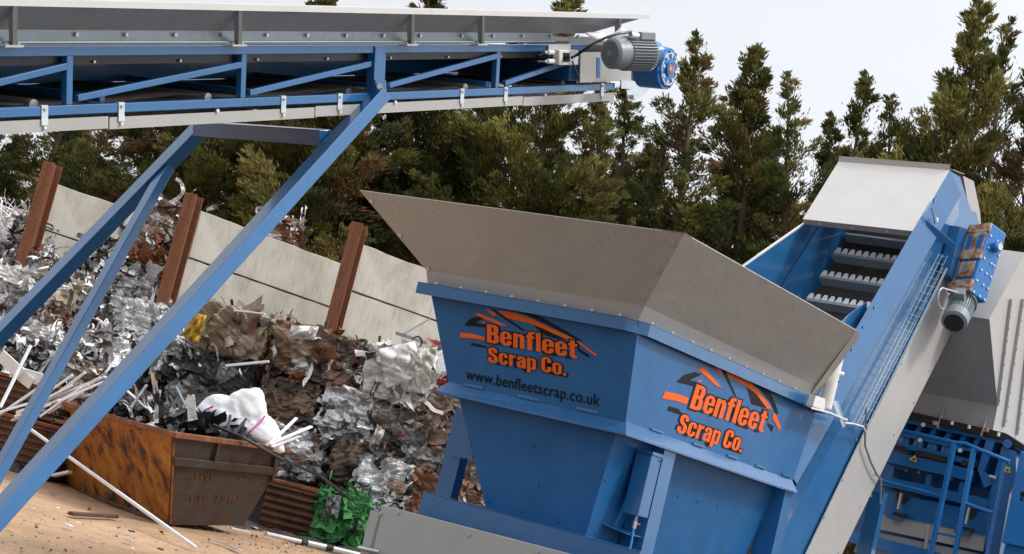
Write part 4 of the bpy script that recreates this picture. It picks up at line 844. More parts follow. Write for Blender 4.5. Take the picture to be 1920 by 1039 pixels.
LB = dict(o=[[(290, 405), (400, 430), (480, 460), (462, 512), (370, 482), (260, 462)], [(555, 225), (600, 210), (690, 310), (750, 380), (700, 360)], [(680, 183), (725, 195), (760, 265), (715, 252)], [(768, 207), (860, 235), (960, 310), (1060, 420), (1160, 550), (1115, 545), (1030, 430), (940, 360), (870, 320), (800, 290)],
             [(1165, 580), (1185, 590), (1225, 690), (1215, 725), (1160, 625)], [(540, 322), (585, 312), (580, 332)]],
          k=[[(380, 330), (440, 275), (530, 248), (590, 268), (490, 315), (560, 335), (545, 375), (460, 350)], [(860, 222), (960, 245), (1070, 305), (1160, 440), (1210, 580), (1190, 600), (1140, 490), (1060, 395), (950, 290), (880, 240)], [(725, 190), (760, 200), (868, 445), (850, 440)],
             [(940, 320), (990, 365), (1060, 450), (1110, 545), (990, 510)], [(320, 525), (400, 550), (430, 590), (400, 595), (305, 560)], [(1120, 660), (1172, 690), (1155, 740), (1120, 680)]])
for S_, q_, pt, nn in ((LA, q4, pA, nA), (LB, q5, pA, nB)):
    for p_ in S_['k']: decal('black_swoosh', [q_(*c) for c in p_], pt, nn, .001, 'blackv', fd)
    for p_ in S_['o']: decal('orange_swoosh', [q_(*c) for c in p_], pt, nn, .0035, 'orange', fd)
GLY = {'B': (.5, [[(0, 0), (.34, 0), (.46, .05), (.5, .14), (.5, .42), (.42, .52), (.48, .6), (.48, .86), (.43, .96), (.32, 1), (0, 1)], [(.2, .15), (.28, .15), (.3, .19), (.3, .40), (.27, .44), (.2, .44)], [(.2, .59), (.26, .59), (.28, .62), (.28, .82), (.26, .85), (.2, .85)]]),
 'e': (.46, [[(.14, 0), (.32, 0), (.46, .12), (.46, .29), (.27, .29), (.27, .17), (.23, .12), (.19, .17), (.19, .36), (.46, .36), (.46, .62), (.32, .76), (.14, .76), (0, .62), (0, .14)], [(.18, .46), (.28, .46), (.28, .60), (.23, .65), (.18, .60)]]),
 'n': (.46, [[(0, 0), (.19, 0), (.19, .58), (.23, .62), (.27, .58), (.27, 0), (.46, 0), (.46, .64), (.36, .76), (.27, .76), (.19, .70), (.19, .76), (0, .76)]]),
 'f': (.34, [[(.06, 0), (.25, 0), (.25, .62), (.34, .62), (.34, .76), (.25, .76), (.25, .82), (.28, .87), (.34, .87), (.34, 1), (.2, 1), (.08, .93), (.06, .84), (.06, .76), (0, .76), (0, .62), (.06, .62)]]),
 'l': (.19, [[(0, 0), (.19, 0), (.19, 1), (0, 1)]]), '.': (.17, [[(0, 0), (.17, 0), (.17, .17), (0, .17)]]), ' ': (.14, []),
 't': (.34, [[(.06, .12), (.15, 0), (.34, 0), (.34, .13), (.28, .13), (.25, .18), (.25, .62), (.34, .62), (.34, .76), (.25, .76), (.25, .93), (.06, .93), (.06, .76), (0, .76), (0, .62), (.06, .62)]]),
 'S': (.5, [[(0, .34), (0, .12), (.13, 0), (.36, 0), (.5, .13), (.5, .40), (.42, .52), (.26, .62), (.21, .68), (.21, .82), (.25, .87), (.29, .82), (.29, .68), (.48, .68), (.48, .86), (.35, 1), (.13, 1), (.01, .87), (.01, .62), (.1, .5), (.26, .40), (.30, .35), (.30, .18), (.25, .13), (.20, .18), (.20, .34)]]),
 'c': (.46, [[(0, .14), (.14, 0), (.32, 0), (.46, .12), (.46, .29), (.27, .29), (.27, .17), (.23, .12), (.19, .17), (.19, .60), (.23, .65), (.27, .60), (.27, .47), (.46, .47), (.46, .63), (.32, .76), (.14, .76), (0, .62)]]),
 'C': (.5, [[(0, .16), (.14, 0), (.36, 0), (.5, .14), (.5, .38), (.3, .38), (.3, .18), (.25, .13), (.2, .18), (.2, .82), (.25, .87), (.3, .82), (.3, .64), (.5, .64), (.5, .86), (.36, 1), (.14, 1), (0, .84)]]),
 'r': (.34, [[(0, 0), (.19, 0), (.19, .5), (.24, .58), (.34, .58), (.34, .76), (.27, .76), (.19, .68), (.19, .76), (0, .76)]]),
 'a': (.45, [[(0, .1), (.08, 0), (.18, 0), (.26, .06), (.27, 0), (.45, 0), (.45, .62), (.33, .76), (.13, .76), (.02, .66), (.02, .50), (.2, .50), (.2, .60), (.235, .64), (.27, .60), (.27, .50), (.06, .38), (0, .30)], [(.18, .17), (.23, .13), (.27, .18), (.27, .37), (.18, .30)]]),
 'p': (.46, [[(0, -.2), (.19, -.2), (.19, .03), (.28, 0), (.36, 0), (.46, .1), (.46, .66), (.36, .76), (.27, .76), (.19, .70), (.19, .76), (0, .76)], [(.18, .17), (.23, .13), (.28, .17), (.28, .59), (.23, .63), (.18, .59)]]),
 'o': (.46, [[(.14, 0), (.32, 0), (.46, .14), (.46, .62), (.32, .76), (.14, .76), (0, .62), (0, .14)], [(.18, .17), (.23, .12), (.28, .17), (.28, .59), (.23, .64), (.18, .59)]])}
def heavy(s_, b0, b1, t0, pt, nrm, off, mat, parent, name, grow):
    nrm = unit(nrm); nrm = nrm if np.dot(nrm, CAM - pt) > 0 else -nrm
    cu = bpy.data.curves.new(name, 'CURVE'); cu.dimensions = '2D'; cu.fill_mode = 'BOTH'; cu.offset = grow; x = 0
    for ch in s_:
        wd, loops = GLY[ch]
        for lp in loops:
            sp = cu.splines.new('POLY'); sp.points.add(len(lp) - 1); sp.use_cyclic_u = True
            for q_, (a_, b_) in zip(sp.points, lp): q_.co = (x + a_, b_, 0, 1)
        x += wd + .055
    x -= .055
    ob = bpy.data.objects.new(name, cu); scn.collection.objects.link(ob); bpy.context.view_layer.update()
    me = bpy.data.meshes.new_from_object(ob.evaluated_get(bpy.context.evaluated_depsgraph_get())); bpy.data.objects.remove(ob); bpy.data.curves.remove(cu)
    v = [tuple(k.co) for k in me.vertices]; f = [list(p.vertices) for p in me.polygons]; bpy.data.meshes.remove(me)
    A = pl(*b0, pt, nrm); B = pl(*b1, pt, nrm); Cc = pl(*t0, pt, nrm); mb = MB(); mb.add([A + (B - A) * a_ / x + (Cc - A) * b_ + nrm * off for a_, b_, _ in v], f)
    return part(name, mb, mat, parent)
for txt, b0, b1, t0, pt, nn in (('Benfleet', q4(405, 440), q4(1140, 575), q4(405, 290), pA, nA), ('Scrap Co.', q4(415, 600), q4(1052, 715), q4(415, 478), pA, nA),
                                ('Benfleet', q5(480, 540), q5(1080, 742), q5(540, 345), pA, nB), ('Scrap Co.', q5(372, 735), q5(905, 903), q5(420, 585), pA, nB)):
    heavy(txt, b0, b1, t0, pt, nn, .006, 'blackv', fd, 'lettering_outline', .06); heavy(txt, b0, b1, t0, pt, nn, .0085, 'orange', fd, 'lettering', -.004)
text_on('www.benfleetscrap.co.uk', q4(228, 738), q4(1318, 960), (874.5, 690), pA, nA, .004, 'blackv', fd, 'web_address', bold=.012)
# ---- elevator
TB0, TB1 = .30, 1.80                                             # near and far side planes
blo = [pb(1780, 318, TB0), pb(1714, 436, TB0), pb(1636, 568, TB0), T(-.9, TB0, .43)]
part('near_side_top', MB().slab([T(2.02, .30, .42), T(2.02, .20, .02), T(-3.2, .20, .10), T(-3.2, .30, .50)], E2 * .01), 'blue', fd)
part('near_side_fold', MB().slab([T(1.95, .20, .02), T(1.95, .26, -.30), T(-3.6, .26, -.26), T(-3.6, .20, .10)], E2 * .01), 'blue', fd)
part('near_side_plate', MB().slab([T(1.95, .26, -.30), T(1.95, .26, -1.0), T(1.2, .26, -1.5), T(-3.9, .26, -1.6), T(-3.9, .26, -.26)], E2 * .01), 'blue2' if False else 'blue', fd)
part('near_side_inner', MB().slab([T(2.0, .315, .42), T(2.0, .315, -.75), T(-3.2, .315, -.75), T(-3.2, .315, .42)], E2 * .01), 'blue', fd)
part('side_cover_long', MB().slab([pb(1777, 508, .22), pb(1619, 814, .22), pb(1511, 1039, .22), pb(1452, 1165, .22), pb(1528, 1150, .22), pb(1590, 1015, .22), pb(1685, 820, .22), pb(1785, 622, .22), pb(1792, 545, .22)], E2 * .012), 'grey', fd, 'long flat grey cover on the side of the elevator')
bolts(fd, [pb(x, y, .22) for x, y in ((1612, 1010 - 60), (1633, 930), (1676, 815), (1713, 755), (1742, 696), (1770, 640), (1605, 825), (1656, 742), (1690, 682), (1718, 625), (1748, 567), (1580, 900), (1545, 970), (1640, 890), (1572, 1035))], -E2, .012, .01, 'greydark', 'cover_bolt')
part('far_side_plate', MB().slab([T(1.7, TB1, .38), T(.76, TB1, .33), T(-.76, TB1, .97), T(-2.6, TB1, 1.7), T(-3.2, TB1, -1.2), T(1.7, TB1, -1.2)], E2 * .01), 'blue', fd)
part('far_side_liner', MB().slab([T(2.2, TB1 - .03, .05), T(-3., TB1 - .03, .02), T(-3., TB1 - .16, -.5), T(2.2, TB1 - .16, -.5)], E2 * .01), 'blue', fd)
part('far_side_edge', MB().beam(T(.76, TB1, .335), T(-2.6, TB1, 1.705), .03, .02, E2), 'lightgrey', fd)
part('near_extension', MB().slab([T(-.52, .40, .40), T(-1.0, .40, .62), T(-2.9, .40, 1.15), T(-2.9, .40, .2), T(-.6, .40, .2)], E2 * .01), 'blue', fd)
bolts(fd, [pb(x, y, .22) for x, y in ((1638, 576), (1617, 613), (1596, 655), (1570, 702))], -E2, .025, .02, 'blue', 'flange_bolt')
part('trough_floor', MB().slab([T(2.3, .33, -.5), T(2.3, TB1 - .02, -.5), T(-3.2, TB1 - .02, -.5), T(-3.2, .33, -.5)], -TN * .012), 'belt', fd)
for i, (x, y) in enumerate(((1576, 432), (1553, 470), (1531, 513), (1508, 556), (1485, 600), (1462, 645))):
    p = pl(x, y + 6, T(0, 0, -.38), TN); t_ = (p - T0) @ TD
    o = part('flight_bar', MB().tbox(t_ - .02, t_ + .015, .36, TB1 - .17, -.5, -.36), 'flight', fd)
    mb = MB(); k = 13; L_ = TB1 - .17 - .36; d_ = L_ / k
    top = -.36
    for j in range(k):
        b0 = .36 + j * d_; mb.slab([T(t_ + .015, b0 + d_ * .04, top), T(t_ + .015, b0 + d_ * .26, top + .012) + TD * .085, T(t_ + .015, b0 + d_ * .72, top + .012) + TD * .085, T(t_ + .015, b0 + d_ * .96, top)], TN * .008)
    if i: part('toothed_edge', mb, 'tooth', o)
    part('flight_bolt', MB().disc(T(t_ - .02, TB1 - .3, -.43), -TD, .014, .01), 'steel', o)
cv = [pl(1505, 411, T(0, 0, .43), TN), pl(1572, 303, T(0, 0, .43), TN), pl(1780, 319, T(0, 0, .43), TN), pl(1713, 434, T(0, 0, .43), TN)]
part('cover_plate', MB().slab(cv, -TN * .008), 'lightgrey', fd, 'pale grey cover plate at the top of the elevator')
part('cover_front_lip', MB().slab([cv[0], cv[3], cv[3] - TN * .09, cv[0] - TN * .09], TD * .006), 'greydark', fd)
part('cover_back_lip', MB().slab([cv[1], cv[2], cv[2] + (EZ * .07 - E1 * .02), cv[1] + (EZ * .07 - E1 * .02)], E1 * .006), 'grey', fd)
bolts(fd, [cv[0] * (1 - k) + cv[3] * k - TN * .05 for k in (.15, .45, .76)], -TD, .012, .008, 'white', 'lip_bolt'); bolts(fd, [cv[1] * (1 - k) + cv[2] * k + EZ * .035 for k in (.2, .5, .8)], -E1, .012, .008, 'white', 'lip_bolt')
# head
hd = [pb(1780, 320, .3), pb(1800, 332, .3), pb(1822, 400, .3), pb(1836, 470, .3), pb(1812, 480, .3), pb(1772, 500, .3), pb(1735, 470, .3)]
part('head_side_plate', MB().slab(hd, E2 * .012), 'blue', fd)
part('head_back_plate', MB().slab([pb(1788, 318, .3), pb(1808, 326, .3), pb(1808, 326, .3) + E2 * 1.5, pb(1788, 318, .3) + E2 * 1.5], -EZ * .008), 'grey', fd)
part('head_chute', MB().slab([pb(1806, 330, .35), pb(1826, 340, .35), pb(1838, 400, .35), pb(1842, 470, .35), pb(1830, 465, .35)], E2 * 1.3), 'grey', fd)
# bearing shelf box and gusset
part('bearing_shelf', MB().slab([pb(1750, 372, .3), pb(1828, 398, .3), pb(1842, 455, .3), pb(1800, 475, .3), pb(1735, 458, .3)], -E2 * .02), 'blue', fd)
part('bearing_box', MB().slab([pb(1800, 425, .1), pb(1822, 432, .1), pb(1822, 470, .1), pb(1797, 545, .1), pb(1780, 515, .1)], E2 * .14), 'blue', fd)
g1_ = pb(1735, 412, .26); part('gusset', MB().slab([g1_, pb(1745, 455, .26), pb(1792, 458, .05)], EZ * .008), 'blue2', fd)
part('adjuster_rod', MB().beam(pb(1747, 390, .2), pb(1753, 420, .2), .012, .012), 'blue2', fd); part('adjuster_nut', MB().disc(pb(1756, 412, .2), -E2, .03, .015), 'white', fd)
bolts(fd, [pb(x, y, .2) for x, y in ((1797, 485), (1786, 508))], -E2, .022, .016, 'zinc', 'bearing_bolt')
# gearmotor: built from long axis
ga = pb(1852, 436, -.12); gb = pb(1812, 566, -.12); gx_ = unit(gb - ga); gn1 = unit(-E1 * .85 - EZ * -.1 + .0 * E2); 
gn1 = unit(gn1 - gx_ * np.dot(gn1, gx_)); gn2 = np.cross(gx_, gn1); gn2 = gn2 if np.dot(gn2, -E2) > 0 else -gn2; gn1, gn2 = gn1 * math.cos(.42) - gn2 * math.sin(.42), gn2 * math.cos(.42) + gn1 * math.sin(.42)
Lg = np.linalg.norm(gb - ga)
def G(u, v, w_): return ga + gx_ * u * Lg + gn1 * v + gn2 * w_   # v to the left-front, w to the right-front
gm = part('gearbox', MB().obox(G(.45, 0, 0), gx_ * Lg * .50, gn1 * .16, gn2 * .17), 'bluebright', fd, bevel=.02)
part('mounting_pad', MB().obox(G(.03, .16, 0), gx_ * .06, gn1 * .02, gn2 * .18), 'gearrust', gm, bevel=.004)
part('mounting_pad', MB().obox(G(.42, .165, .0), gx_ * .055, gn1 * .02, gn2 * .18), 'gearrust', gm, bevel=.004)
part('mounting_pad', MB().obox(G(.23, .163, .0), gx_ * .17, gn1 * .012, gn2 * .15), 'gearrust', gm, bevel=.004)
for w_ in (-.085, .085): part('blue_recess', MB().obox(G(.23, .172, w_), gx_ * .10, gn1 * .006, gn2 * .042), 'bluebright', gm)
part('mounting_pad', MB().obox(G(.86, .17, -.02), gx_ * .08, gn1 * .025, gn2 * .2), 'gearrust', gm, bevel=.004)
part('mounting_pad', MB().obox(G(.62, .165, .0), gx_ * .11, gn1 * .012, gn2 * .12), 'gearrust', gm, bevel=.004)
part('inspection_cover', MB().disc(G(.62, .18, .0), gn1, .055, .012, 16), 'motor', gm)
R_ = np.random.default_rng(4)
for u in (.12, .28, .44, .6, .76, .92):
    for v in (-.11, -.03, .09): part('bolt', MB().disc(G(u, v + R_.uniform(-.02, .02), .17), gn2, .016, .014, 8), 'zinc', gm)
part('output_hub', MB().cyl(G(.22, -.02, .17), G(.22, -.02, .24), .07, 18), 'bluebright', gm, smooth=True); part('output_shaft', MB().cyl(G(.22, -.02, .24), G(.22, -.02, .27), .045, 14), 'zinc', gm, smooth=True)
part('torque_plate', MB().slab([G(.6, -.13, .1), G(1.2, -.10, .06), G(1.28, -.02, .04), G(1.1, .02, .05)], gn2 * .012), 'bluebright', gm)
ma = G(.98, .02, -.04); mbk = pb(1790, 602, -.16); md = unit(mbk - ma); Lm = np.linalg.norm(mbk - ma) 
part('bell_housing', MB().cyl(ma - md * .10, ma + md * .06, .155, 24, .17), 'bluebright', gm, smooth=True); part('motor_flange', MB().cyl(ma + md * .06, ma + md * .085, .19, 28), 'motor', gm, smooth=True)
mt = part('motor', MB().cyl(ma + md * .085, ma + md * (Lm - .14), .145, 28), 'motor', gm, smooth=True)
mx_ = unit(np.cross(md, EZ)); my_ = np.cross(md, mx_)
def fins(par, c0, c1, r, n, mat):
    d = unit(c1 - c0); x = unit(np.cross(d, EZ)); y = np.cross(d, x); mb = MB()
    for i in range(n):
        t = 6.283 * i / n; rr_ = math.cos(t) * x + math.sin(t) * y; tt = -math.sin(t) * x + math.cos(t) * y
        mb.obox((c0 + c1) / 2 + rr_ * (r + .008), (c1 - c0) / 2, rr_ * .014, tt * .0035)
    part('cooling_fins', mb, mat, par)
fins(mt, ma + md * .09, ma + md * (Lm - .15), .145, 30, 'motor')
part('fan_cover', MB().cyl(ma + md * (Lm - .14), ma + md * (Lm + .02), .165, 28).cyl(ma + md * (Lm + .02), ma + md * (Lm + .045), .165, 28, .13), 'motor', gm, smooth=True)
part('fan_grille', MB().disc(ma + md * (Lm + .046), md, .125, .006, 24), 'black', gm)
tbx = unit(-E1 * .6 + EZ * .7); tbx = unit(tbx - md * np.dot(tbx, md)); part('terminal_box', MB().obox(ma + md * .17 + tbx * .19, md * .075, tbx * .045, np.cross(md, tbx) * .07), 'motor', gm, bevel=.008)
cc = ma + md * .22 + tbx * .16 + unit(np.cross(md, tbx)) * (-.0); pts = [pb(1768 + 9 * math.cos(t), 560 + 20 * math.sin(t), .0) for t in np.linspace(-1.2, 2 * 6.283, 60)]
part('cable_coil', MB().tube([ma + md * .17 + tbx * .2] + pts, .011, 6), 'lightgrey', fd, smooth=True)
# cable tray
ct = []
for (x0, y0, x1, y1) in ((1768, 477, 1606, 797), (1777, 480, 1611, 800), (1786, 482, 1624, 806)):
    ct.append((pb(x0, y0, .15), pb(x1, y1, .15)))
tr_ = part('cable_tray', MB().beam(*ct[0], .008, .008).beam(*ct[1], .006, .006).beam(ct[2][0], ct[2][1], .03, .008).beam(ct[0][0] + E2 * .05, ct[0][1] + E2 * .05, .008, .008).beam(ct[2][0] + E2 * .05, ct[2][1] + E2 * .05, .008, .008), 'zinc', fd)
mb = MB()
for k in np.linspace(.01, .99, 23):
    p, q = ct[0][0] * (1 - k) + ct[0][1] * k, ct[2][0] * (1 - k) + ct[2][1] * k; mb.tube([p, p + E2 * .05, q + E2 * .05, q], .004, 5)
part('tray_rungs', mb, 'zinc', tr_)
mb = MB(); mb.tube([ct[0][0] * .1 + ct[0][1] * .9, ct[2][1], pb(1622, 812, .18), pb(1622, 835, .17), pb(1632, 865, .17), pb(1643, 888, .17), pb(1652, 900, .17), pb(1651, 945, .15)], .014, 6); part('conduit', mb, 'motor', fd, smooth=True)
mb = MB(); mb.tube([pb(1583, 793, .1), pb(1600, 795, .1), pb(1618, 800, .12), pb(1624, 812, .14)], .014, 6); part('conduit', mb, 'lightgrey', fd, smooth=True)
# white pole, bracket, comb tray
bp = -.10
part('pole', MB().cyl(pb(1547, 765, bp), pb(1576, 645, bp), .072, 20), 'white', fd, smooth=True); part('pole_band', MB().cyl(pb(1560.5, 715, bp), pb(1561, 713, bp), .0745, 20), 'black', fd)
part('pole_clamp', MB().disc(pb(1562, 698, bp), -E2 + E1 * .8, .03, .12, 10), 'white', fd)
part('pole_bracket', MB().slab([pb(1530, 742, bp - .06), pb(1548, 748, bp - .06), pb(1546, 770, bp - .06), pb(1524, 762, bp - .06)], E2 * .08), 'white', fd, bevel=.004); part('bracket_shelf', MB().slab([pb(1522, 763, bp - .06), pb(1556, 772, bp - .06), pb(1590, 786, .05), pb(1560, 776, .15)], -EZ * .02), 'white', fd)
mb = MB(); mb.slab([pb(1562, 752, .0), pb(1568, 752, .0), pb(1585, 800, .0), pb(1580, 802, .0)], E2 * .01); o = part('comb_tray', mb, 'zinc', fd); mb = MB()
for k in np.linspace(0, 1, 12): p = pb(1568 + 14 * k, 752 + 42 * k, .0); mb.beam(p, p + E1 * .07 + EZ * .0, .006, .006)
part('tine', mb, 'zinc', o)
mb = MB(); mb.tube([pb(1540, 690, 0), pb(1548, 700, 0), pb(1554, 708, 0)], .008, 5); part('small_cable', mb, 'blackgloss', fd)
mb = MB(); mb.tube([pb(1586, 640, .1), pb(1590, 648, .05), pb(1584, 660, .05), pb(1575, 662, .05)], .006, 5); part('small_cable', mb, 'blackgloss', fd)
mb = MB(); p = pb(1648, 922, .5); mb.obox(V3(p[0], p[1], p[2] / 2), E1 * .07, E2 * .10, EZ * p[2] / 2); part('elevator_leg', mb, 'blue', fd, bevel=.006)

# ================================================================== shredder behind, with its ladder and grey receiving hopper
SA = 9.2
sh = root('shredder', W(SA + 1.2, -.2, 0), 'deep blue ribbed shredder housing with warning triangle, partly behind the elevator', 'shredder')
def fp(name, px, a, mat, th=.03, label=None, parent=None, bevel=0.): return part(name, MB().slab([pa(x, y, a) for x, y in px], E1 * th), mat, parent or sh, label, bevel=bevel)
def fb(name, x0, y0, x1, y1, a, wpx, mat, th=.08, parent=None, bevel=.004):
    p, q = pa(x0, y0, a + th / 2), pa(x1, y1, a + th / 2); return part(name, MB().beam(p, q, wpx / F * 24.2, th, np.cross(E1, q - p)), mat, parent or sh, bevel=bevel)
fp('housing', [(1640, 770), (1900, 828), (1925, 845), (1900, 1060), (1570, 1000)], SA + .35, 'blue2', 1.6)
fp('top_gasket', [(1690, 768), (1860, 806), (1885, 812), (1925, 838), (1925, 848), (1885, 826), (1690, 782)], SA - .05, 'black', .4)
fb('top_beam', 1690, 788, 1897, 833, SA, 9, 'blue2', .35); fb('top_beam', 1897, 833, 1930, 852, SA, 9, 'blue2', .35)
for x in (1694, 1723, 1750, 1778, 1806, 1832): 
    y = 788 + (x - 1690) * .217; fp('web_plate', [(x, y), (x + 9, y + 2), (x - 6, y + 27), (x - 15, y + 25)], SA + .05, 'blue2', .3)
fb('cell_beam', 1672, 812, 1838, 850, SA, 6, 'blue2', .32)
for x in (1690, 1716, 1742, 1768): 
    y = 812 + (x - 1672) * .229; part('rounded_stop', MB().cyl(pa(x + 10, y + 3, SA + .12), pa(x + 6, y + 17, SA + .12), .09, 18), 'blue2', sh, smooth=True)
fb('cross_beam', 1664, 830, 1836, 872, SA, 10, 'blue2', .3)
fp('slot_shade', [(1670, 832), (1700, 838), (1697, 848), (1668, 841)], SA - .004, 'black', .01); fp('slot_shade', [(1718, 843), (1781, 858), (1778, 868), (1714, 853)], SA - .004, 'black', .01); fp('slot_shade', [(1805, 862), (1834, 868), (1830, 878), (1801, 872)], SA - .004, 'black', .01)  # black strips laid on the beam stand in for shade inside slots
fb('sign_beam', 1655, 855, 1830, 895, SA - .02, 22, 'blue2', .3)
for x in (1668, 1738, 1800): 
    y = 872 + (x - 1660) * .22; fp('pocket_rib', [(x, y), (x + 9, y + 2), (x + 2, y + 42), (x - 9, y + 40)], SA + .02, 'blue2', .33)
for (x, y) in ((1694, 873), (1700, 883), (1716, 876), (1724, 886), (1791, 893), (1785, 899)): part('bolt', MB().disc(pa(x, y, SA + .34), -E1, .022, .03, 8), 'white', sh)
fb('lower_beam', 1645, 900, 1858, 948, SA - .03, 18, 'blue2', .3)
fp('lower_panel', [(1640, 918), (1852, 962), (1848, 1004), (1632, 958)], SA + .02, 'blue2', .1)
fp('corner_brace', [(1849, 824), (1866, 828), (1845, 885), (1833, 880)], SA - .02, 'blue2', .3); fp('corner_brace', [(1833, 880), (1845, 884), (1870, 905), (1845, 915)], SA - .04, 'blue2', .3)
fp('end_column', [(1878, 838), (1905, 846), (1905, 905), (1893, 925), (1870, 1060), (1846, 1050), (1852, 940)], SA - .05, 'blue2', .4)
part('lifting_eye', MB().cyl(pa(1889, 832, SA - .1), pa(1889, 832, SA + .1), .06, 16), 'blue2', sh, smooth=True)
fp('grey_panel', [(1632, 957), (1849, 1004), (1843, 1034), (1618, 986)], SA + .04, 'grey', .05); fp('grey_panel', [(1616, 992), (1843, 1040), (1838, 1075), (1600, 1035)], SA + .10, 'grey', .05)
fb('panel_joint', 1742, 985, 1734, 1040, SA + .0, 6, 'grey', .05); fb('base_beam', 1580, 1002, 1760, 1048, SA - .1, 22, 'bluebright', .12)
for (x, y) in ((1687, 945), (1814, 972)):
    part('clamp_block', MB().wbox(*(lambda q: (SA - .12, SA + .02, q[1] - .10, q[1] + .10, q[2] - .22, q[2] - .10))(((pa(x, y, SA) - O) @ E1, (pa(x, y, SA) - O) @ E2, pa(x, y, SA)[2]))), 'blue2', sh, bevel=.005)
    q = pa(x + 4, y - 8, SA); part('clamp_bolt', MB().cyl(q - E1 * .06 + EZ * .08, q - E1 * .06 - EZ * .14, .022, 10), 'steel', sh); part('recess_shade', MB().disc(q + EZ * .04, -E1, .09, .006, 18), 'black', sh)  # black disc stands in for the shade of a recess
    fp('gap_shade', [(x - 12, y + 14), (x + 14, y + 20), (x + 10, y + 27), (x - 14, y + 20)], SA - .125, 'black', .02)  # black sheet stands in for the shade in the gap
for (x, y) in ((1726, 826), (1801, 845), (1732, 793 + 4)): part('bolt', MB().disc(pa(x, y, SA - .03), -E1, .03, .03, 10), 'white', sh)
part('clamp_handle', MB().cyl(pa(1855, 893, SA - .1), pa(1868, 897, SA - .1), .025, 8), 'zinc', sh)
tg = fp('warning_triangle', [(1716, 853), (1719, 867), (1704, 862)], SA - .05, 'yellow', .006); fp('triangle_symbol', [(1714, 858), (1716, 863.5), (1709, 862)], SA - .055, 'black', .003)
ys = fp('yellow_label', [(1883.5, 874), (1894, 876.5), (1893.5, 887), (1883, 884.5)], SA - .06, 'yellow', .006)
text_on('c', (1886.5, 883), (1891, 884), (1887, 877), pa(1888, 880, SA - .066), E1, .002, 'blackv', sh, 'label_mark', bold=.05)
# receiving hopper, grey
SC = -.328
gh = root('receiving_hopper', W(10.2, .5, 4.), 'large pale grey receiving hopper with bolted ribs, behind the elevator at the right edge', 'hopper')
lipR = pb(1855, 599, SC); lipL = lipR + E2 * 1.8; botR = pb(1870, 762, SC); botL = botR + E2 * 1.8; skR = pb(1860, 812, SC); skL = skR + E2 * 1.8; topR = pb(1922, 474, SC); topL = topR + E2 * 1.8
part('sloped_top', MB().slab([lipL, lipR, topR, topL], -E1 * .008), 'grey', gh); part('shaded_underside', MB().slab([lipL, lipR, botR, botL], E1 * .008), 'greydark', gh)  # undercut shape and its darker grey stand in for a cast shadow
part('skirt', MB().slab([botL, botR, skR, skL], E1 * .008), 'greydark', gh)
far = E1 * 2.6; part('side_panel', MB().slab([lipR, topR, topR + far, skR + far + EZ * 0, skR, botR], E2 * .008), 'grey', gh, 'tall grey side panel with bolted vertical ribs')
part('rear_panel', MB().slab([topR + far, topL + far, skL + far, skR + far], -E1 * .008), 'grey', gh); part('far_panel', MB().slab([lipL, topL, topL + far, skL + far, skL, botL], E2 * .008), 'grey', gh)
for (x0, y0, x1, y1) in ((1916, 560, 1880, 800), (1935, 560, 1905, 815), (1893, 560, 1868, 760)):
    p, q = pb(x0, y0, SC), pb(x1, y1, SC); part('side_rib', MB().beam(p - E2 * .02, q - E2 * .02, .05 if x0 != 1893 else .02, .04, E1), 'grey', gh, bevel=.004)
    for k in np.linspace(.05, .95, 9): part('rib_bolt', MB().disc(p * (1 - k) + q * k - E2 * .04, -E2, .016, .01, 8), 'steel', gh)
for x, y in ((1767, 780), (1849, 795)):
    p = pa(x, y, (botR - O) @ E1); part('skirt_gusset', MB().slab([p - EZ * .18, p + EZ * .12, p - EZ * .18 - E1 * .10], E2 * .012), 'grey', gh)
fpd = MB().slab([pa(1753, 600, 9.6), pa(1790, 600, 9.6), pa(1765, 780, 9.6), pa(1700, 770, 9.6)], E1 * .01); part('inner_panel', fpd, 'greydark', gh)
for (x, y) in ((1754, 790), (1786, 790), (1818, 797), (1850, 803), (1873, 811)):
    part('flange_bolt', MB().cyl(pa(x, y, SA - .1), pa(x, y, SA - .1) - EZ * .05, .035 if x in (1754, 1850) else .02, 10), 'gearrust' if x in (1754, 1850) else 'white', gh)
# ladder with handrails
ld = root('access_ladder', W(8.6, -.2, 0), 'blue tubular access ladder with handrails standing before the shredder', 'ladder'); LA_ = 8.65
def rail(pts, r=.026, name='handrail', a=LA_): part(name, MB().tube([pa(x, y, a) for x, y in pts], r, 10), 'bluebright', ld, smooth=True)
for x0, y0, x1, y1 in ((1790, 830, 1745, 1039), (1826, 842, 1790, 1045)):
    p, q = pa(x0, y0, LA_), pa(x1, y1, LA_); q = p + (q - p) * (p[2] / (p[2] - q[2])); part('stile', MB().beam(p, q, .05, .09, E2), 'bluebright', ld, bevel=.005)
rail([(1690, 807), (1790, 830), (1812, 832), (1824, 838), (1893, 866)]); rail([(1883, 866), (1870, 940), (1846, 1060)]); rail([(1645, 900), (1768, 931)]); rail([(1808, 943), (1862, 962)])
for k in range(1, 9):
    z = .3 * k + .1
    if z > 2.6: break
    p, q = pa(1790, 830, LA_), pa(1745, 1039, LA_); r1 = p + (q - p) * ((p[2] - z) / (p[2] - q[2])); p, q = pa(1826, 842, LA_), pa(1790, 1045, LA_); r2 = p + (q - p) * ((p[2] - z) / (p[2] - q[2])); part('rung', MB().cyl(r1, r2, .018, 10), 'bluebright', ld)
